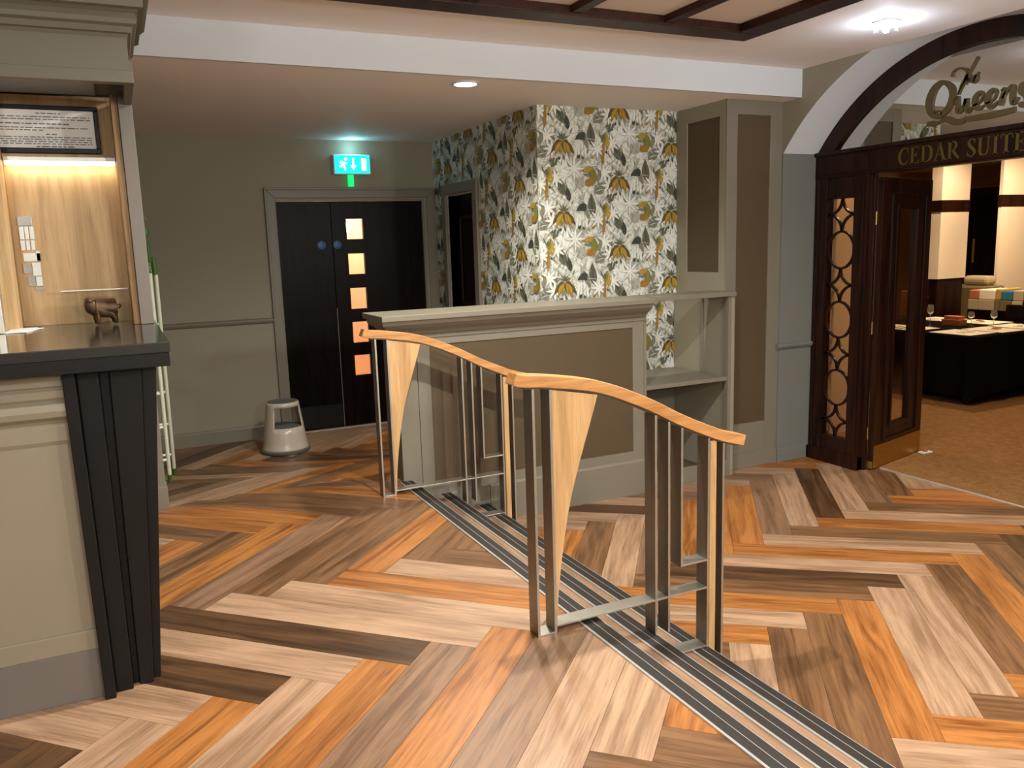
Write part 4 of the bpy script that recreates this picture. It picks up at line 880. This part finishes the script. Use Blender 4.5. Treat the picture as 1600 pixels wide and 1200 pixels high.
MB().box(-0.35, 0.012, -0.36, -0.27, 1.50, 1.57).build('head', M['green'], ld, bevel=0.006)
MB().tube([(0.036, -0.18, 1.485), (0.030, -0.19, 1.60)], 0.0165, 10).build('sleeve', M['green'], ld, smooth=True)
MB().tube([(0.004, -0.33, 1.57), (0.000, -0.35, 1.70), (-0.012, -0.36, 1.80)], 0.013, 10).build('handle_stem', M['green'], ld, smooth=True)
MB().lathe([(0.001, 1.735), (0.02, 1.74), (0.024, 1.765), (0.018, 1.79), (0.001, 1.795)], 14, (-0.005, -0.355, 0)).build('handle_knob', M['green'], ld, smooth=True)
for i, (x, z) in enumerate(((0.0, 1.535), (-0.012, 1.55), (0.006, 1.515))): MB().lathe([(0.0035, 0), (0.0035, -0.004), (0.001, -0.005)], 8, (x, -0.36, z), axis='y').build('rivet', M['steel_and_lit_edge'], ld)
MB().tube([(-0.008, -0.36, 1.80), (-0.010, -0.36, 1.84), (0.0, -0.36, 1.86), (0.008, -0.36, 1.84)], 0.004, 6).build('hook', M['steel_and_lit_edge'], ld, smooth=True)

# ------------------------------------------------------------------ kick stool
ks = thing('kick_stool', 'grey plastic kick stool with cut out sides near the exit doors', 'step stool', (1.235, 7.40, ZE))
HS, RB, RT = 0.455, 0.205, 0.142
def rad_at(z): return RB+(RT-RB)*(z/HS)
mb = MB(); N_ = 64; zs = [0.035, 0.05, 0.10, 0.18, 0.235, 0.30, 0.37, 0.415, 0.44, HS]
idx = {}
for i, z in enumerate(zs):
    for k in range(N_):
        r = rad_at(z) - (0.006 if z == HS else 0) + (0.008 if z < 0.045 else 0); t = 2*PI*k/N_
        idx[(i, k)] = len(mb.v); mb.v.append((r*math.cos(t), r*math.sin(t), z))
for i in range(len(zs)-1):
    for k in range(N_):
        ang = (k+0.5)/N_*360
        cut = 0.235 <= zs[i] and zs[i+1] <= 0.416 and (abs((ang-279+180) % 360-180) < 47 or abs((ang-99+180) % 360-180) < 47)
        if cut: continue
        mb.f.append([idx[(i, k)], idx[(i, (k+1) % N_)], idx[(i+1, (k+1) % N_)], idx[(i+1, k)]]); mb.m.append(0)
shell = mb.build('shell', M['plastic_grey'], ks, smooth=True); so = shell.modifiers.new('solid', 'SOLIDIFY'); so.thickness = 0.008; so.offset = -1
MB().lathe([(0.001, HS-0.012), (RT-0.012, HS-0.012), (RT-0.010, HS+0.002), (RT-0.02, HS+0.006), (RT-0.024, HS+0.003), (0.001, HS+0.003)], 40).build('top_tread', M['grey_rubber'], ks, smooth=True)
MB().lathe([(0.001, 0.215), (rad_at(.22)-0.010, 0.215), (rad_at(.235)-0.010, 0.232), (rad_at(.235)-0.03, 0.238), (0.001, 0.236)], 40).build('middle_step', M['grey_rubber'], ks, smooth=True)
MB().lathe([(RB-0.01, 0.004), (RB+0.006, 0.004), (RB+0.012, 0.012), (RB+0.012, 0.030), (RB+0.004, 0.036), (RB-0.01, 0.036)], 48).build('base_ring', M['grey_rubber'], ks, smooth=True)
for k in range(3):
    t = 2*PI*k/3; MB().lathe([(0.001, 0.0), (0.014, 0.002), (0.016, 0.012), (0.014, 0.022), (0.001, 0.024)], 12, (0.15*math.cos(t), 0.15*math.sin(t), 0)).build('castor', M['grey_rubber'], ks, smooth=True)

# ------------------------------------------------------------------ ceiling fittings
def downlight(p, label, r=0.088):
    t = thing('downlight', label, 'ceiling light', p, 0, 'recessed ceiling downlights')
    MB().lathe([(r, 0.0), (r+0.004, -0.006), (r-0.012, -0.010), (r-0.016, -0.004), (r-0.016, 0.0)], 32).build('bezel', M['white'], t, smooth=True)
    MB().lathe([(0.001, -0.003), (r-0.017, -0.003), (r-0.017, -0.0005), (0.001, -0.0005)], 32).build('lens', M['lamp_on'], t)
    return t
downlight((2.18, 5.15, CLOW), 'recessed round downlight in the low ceiling before the wallpapered wall')
cl = thing('crystal_ceiling_light', 'small square crystal ceiling light shining cool white by the arch', 'ceiling light', (4.32, 3.70, CUP))
MB().box(-0.058, 0.058, -0.058, 0.058, -0.008, 0).build('base_plate', M['alu'], cl, bevel=0.003)
for sx in (-1, 1):
    for sy in (-1, 1):
        MB().box(sx*0.040-0.008, sx*0.040+0.008, sy*0.040-0.008, sy*0.040+0.008, -0.068, -0.008).build('crystal_fin', M['glass'], cl, bevel=0.002)
MB().lathe([(0.001, -0.072), (0.016, -0.066), (0.022, -0.046), (0.019, -0.026), (0.012, -0.008), (0.001, -0.008)], 16).build('bulb', M['cool_on'], cl, smooth=True)
point('crystal_lamp', (4.32, 3.70, CUP-0.13), 2.6, (0.72, 0.82, 1.0), 0.03)

# ------------------------------------------------------------------ restaurant interior
rw = MB().box(13.9, 14, -2.5, 11, ZL, 2.7).box(5.4, 14, 10.9, 11, ZL, 2.7).box(5.4, 14, -2.5, -2.4, ZL, 2.7)
tag(rw.build('wall_restaurant', M['tan']), 'tan outer walls of the restaurant', kind='structure')
tag(MB().box(XF+0.13, 14, -2.5, 11, 2.62, 2.7).build('ceiling_restaurant', M['cream']), 'cream ceiling of the restaurant', kind='structure')
tag(MB().box(XF+0.121, 6.22, 5.60, 5.70, ZL, 2.62).build('wall_partition', M['tan']), 'tan partition wall behind the traceried side window', kind='structure')
tag(MB().box(XF+0.121, XF+0.2, 5.1, 11, ZL, 2.62).build('wall_restaurant_front', M['tan']), 'tan inner face of the restaurant front wall', kind='structure')
def column(label, x0, x1, y0, y1, zdado, b0, b1):
    c = thing('restaurant_column', label, 'column', (x0, y0, ZL), 0, 'cream restaurant columns')
    MB().box(0.02, x1-x0-0.02, 0.02, y1-y0-0.02, 0, zdado-ZL).build('dark_dado', M['maho'], c)
    MB().box(0, x1-x0, 0, y1-y0, zdado-ZL, 2.62-ZL).build('cream_shaft', M['cream'], c)
    MB().box(-0.012, x1-x0+0.012, -0.012, y1-y0+0.012, b0-ZL, b1-ZL).build('dark_band', M['maho'], c)
column('cream restaurant column with dark band left of the dark cupboard', 10.06, 10.62, 7.60, 7.76, 0.875, 1.775, 1.925)
column('wide cream restaurant column with dark band at the right edge', 11.9, 13.3, 8.0, 8.05, 0.60, 1.85, 2.02)
cb = thing('dark_cupboard', 'tall dark wood cupboard between the two restaurant columns', 'cupboard', (13.2, 8.55, ZL))
MB().box(0, 0.6, 0, 1.6, 0, 2.28-ZL-0.1).build('body', M['maho'], cb)
for i in range(2): MB().box(-0.02, 0, 0.03+0.79*i, 0.77+0.79*i, 0.1, 2.45).build('door', M['wenge'], cb, bevel=0.004)
MB().box(-0.12, 0.62, -0.1, 1.75, 2.50, 2.58).build('cornice', M['black'], cb)
MB().tube([(-0.04, 0.74, 1.35), (-0.04, 0.74, 1.75)], 0.02, 8).build('handle', M['brass'], cb, smooth=True)
# set table
tb = thing('set_table', 'long restaurant table under a black cloth set for dinner', 'table', (8.22, 5.73, ZL))
TX, TY, TH = 1.7, 1.8, 0.755
for x, y in ((0.08, 0.10), (1.62, 0.10), (0.08, 1.7), (1.62, 1.7)): MB().box(x-0.03, x+0.03, y-0.03, y+0.03, 0, 0.70).build('leg', M['black'], tb)
MB().box(0.0, TX, 0.0, TY, 0.70, TH).build('table_top', M['black'], tb, bevel=0.004)
mb = MB(); ns = 120; per = []
for i in range(ns):
    s = i/ns*2*(TX+TY)
    if s < TX: p = (s, 0, 0, -1)
    elif s < TX+TY: p = (TX, s-TX, 1, 0)
    elif s < 2*TX+TY: p = (TX-(s-TX-TY), TY, 0, 1)
    else: p = (0, TY-(s-2*TX-TY), -1, 0)
    per.append(p)
rows = []
for z, sp in ((TH+0.004, 0.0), (TH-0.01, 0.012), (0.45, 0.02), (0.10, 0.035)):
    rows.append([(p[0]+p[2]*(sp+0.012*math.sin(i*0.9)*(1 if z < 0.6 else 0)), p[1]+p[3]*(sp+0.012*math.sin(i*0.9)*(1 if z < 0.6 else 0)), z+(0.10*(p[0]/TX) if z < 0.2 else 0)) for i, p in enumerate(per)])
v = [q for r in rows for q in r]
f = [(a*ns+i, a*ns+(i+1) % ns, (a+1)*ns+(i+1) % ns, (a+1)*ns+i) for a in range(3) for i in range(ns)]+[list(range(ns))]
cloth = mb.add(v, f).build('tablecloth', M['cloth_black'], None, loc=(8.22, 5.73, ZL)); tag(cloth, 'black cloth draped over the set restaurant table', 'tablecloth')
ztab = ZL+TH+0.0045
def on(x, y, z=0): return (8.22+x, 5.73+y, ztab+z)
k_ = 0
for (x, y) in ((0.06, 0.10), (0.55, 0.06), (1.05, 0.08), (1.22, 0.66), (0.05, 0.78), (0.06, 1.28), (1.2, 1.22)):
    names = ['at the near corner of the black table', 'second along the near edge of the black table', 'third along the near edge of the black table', 'at the far right of the black table edge', 'beside the glasses on the black table', 'at the back left of the black table', 'towards the middle of the black table']
    o = MB().box(0, 0.44, 0, 0.50, 0, 0.004).build('placemat', M['linen'], None, bevel=0.001, loc=on(x, y)); tag(o, 'cream placemat '+names[k_], 'placemat', 'cream placemats')
    nk = thing('folded_napkin', 'folded linen napkin on the placemat '+names[k_], 'napkin', on(x+0.14, y+0.16, 0.0042), 0.3*k_, 'folded napkins')
    MB().box(0, 0.18, 0, 0.10, 0, 0.012).build('fold', M['linen'], nk, bevel=0.003); MB().box(0.005, 0.175, 0.005, 0.06, 0.0122, 0.022).build('fold', M['rust'] if k_ % 2 else M['linen'], nk, bevel=0.003)
    k_ += 1
def wineglass(x, y, h, label):
    g = thing('wine_glass', label, 'glass', on(x, y), 0, 'glasses on the set table')
    MB().lathe([(0.036, 0), (0.036, 0.002), (0.006, 0.006), (0.004, 0.02), (0.004, h*0.5)], 16).build('stem', M['glassware'], g, smooth=True)
    MB().lathe([(0.004, h*0.5), (0.024, h*0.56), (0.036, h*0.68), (0.036, h*0.82), (0.028, h), (0.0265, h), (0.034, h*0.82), (0.034, h*0.68), (0.022, h*0.575), (0.003, h*0.515)], 20).build('bowl', M['glassware'], g, smooth=True)
m, nt, b = newmat('glassware'); b.inputs['Base Color'].default_value = (0.9, 0.88, 0.82, 1); b.inputs['Roughness'].default_value = 0.02; b.inputs['Transmission Weight'].default_value = 0.9; b.inputs['IOR'].default_value = 1.45; M['glassware'] = m
wineglass(0.62, 1.02, 0.26, 'tall wine glass standing left on the set table')
wineglass(0.95, 0.72, 0.17, 'short wine glass beside the rust coloured box')
wineglass(0.98, 0.46, 0.20, 'wine glass right of the rust coloured box')
wineglass(0.40, 1.02, 0.15, 'small glass in front of the tall wine glass')
rb = thing('menu_box', 'rust coloured box on the set table between the glasses', 'box', on(0.92, 0.92)); MB().box(-0.07, 0.07, -0.12, 0.12, 0, 0.07).build('body', M['rust'], rb, bevel=0.004); MB().box(-0.055, 0.055, -0.10, 0.10, 0.07, 0.11).build('lid', M['coral'], rb, bevel=0.004)
# chairs and banquette
def chair(x, y, rz, m, label):
    c = thing('dining_chair', label, 'chair', (x, y, ZL+0.003), rz, 'restaurant dining chairs')
    for sx in (-1, 1):
        MB().box(sx*0.2-0.02, sx*0.2+0.02, -0.22, -0.18, 0, 0.44).build('leg', M['wenge'], c); MB().box(sx*0.2-0.02, sx*0.2+0.02, 0.18, 0.22, 0, 0.44).build('leg', M['wenge'], c)
    MB().box(-0.23, 0.23, -0.23, 0.23, 0.44, 0.50).build('seat', M[m], c, bevel=0.02); MB().box(-0.23, 0.23, 0.19, 0.24, 0.52, 0.95).build('backrest', M[m], c, bevel=0.02)
    return c
chair(11.0, 8.32, PI/2*0.95, 'red', 'red leather dining chair left of the dark pillar')
chair(11.9, 9.25, PI/2, 'rust', 'rust topped dining chair behind the red chair')
chair(10.35, 6.45, PI*0.55, 'wenge', 'dining chair at the right edge behind the set table')
bq = thing('patchwork_banquette', 'patchwork upholstered banquette behind the set table', 'banquette', (10.95, 5.6, ZL))
MB().box(0, 0.5, 0, 2.17, 0, 0.779).build('base', M['wenge'], bq)
yy_ = [7.77, 7.62, 7.38, 7.30, 7.13, 6.98, 6.80, 6.60, 6.35, 6.10, 5.85, 5.60]
for i, (a, b, m1_, m2_) in enumerate(zip(yy_[1:], yy_[:-1], ('coral', 'linen', 'goldf', 'teal', 'sand', 'teal', 'linen', 'goldf', 'coral', 'sand', 'teal'), ('sand', 'sand', 'olive', 'olive', 'sand', 'wenge', 'olive', 'sand', 'wenge', 'olive', 'sand'))):
    MB().box(-0.005, 0.50, a-5.6+0.003, b-5.6-0.003, 0.78, 0.925).build('front_patch', M[m2_], bq, bevel=0.01)
    MB().box(0.01, 0.48, a-5.6+0.003, b-5.6-0.003, 0.926, 1.055+0.012*(i % 3)).build('cushion_patch', M[m1_], bq, bevel=0.015)
b2 = thing('olive_sofa', 'olive sofa behind the patchwork banquette', 'sofa', (11.52, 7.80, ZL))
MB().box(0, 0.3, 0, 0.9, 0, 1.08).build('back', M['olive'], b2, bevel=0.04); MB().box(0.02, 0.25, 0.1, 0.5, 1.081, 1.22).build('cushion', M['sand'], b2, bevel=0.05)
# unseen restaurant spots added to brighten columns, table and partition
for i, (p, e, t) in enumerate((((9.7, 6.7, 2.58), 95, (10.3, 7.6, 0.9)), ((11.4, 6.9, 2.58), 130, (12.4, 8.0, 0.8)), ((9.0, 6.4, 2.58), 105, (9.1, 6.5, 0)), ((7.4, 4.0, 2.58), 110, (7.3, 4.3, 0)), ((11.6, 6.0, 2.58), 40, (11.5, 6.6, 0)), ((11.2, 8.4, 2.58), 40, (11.5, 8.6, 0)), ((7.3, 1.6, 2.58), 70, (7.3, 1.7, 0)), ((6.1, 4.95, 2.58), 34, (6.0, 5.3, 0.5)))):
    spot('restaurant_fill', p, e*0.68, (1.0, 0.75, 0.50), 120, 0.7, 0.05, t)

# ------------------------------------------------------------------ remaining room shell (behind and beside the camera)
tag(MB().box(-2.6, -2.5, -2.6, YEX+0.1, -0.45, CUP+0.1).build('wall_left', M['wall']), 'greige wall at the far left of the lobby', kind='structure')
tag(MB().box(-2.6, XA, -2.6, -2.5, -0.45, CUP+0.1).build('wall_rear', M['wall']), 'greige wall behind the camera', kind='structure')
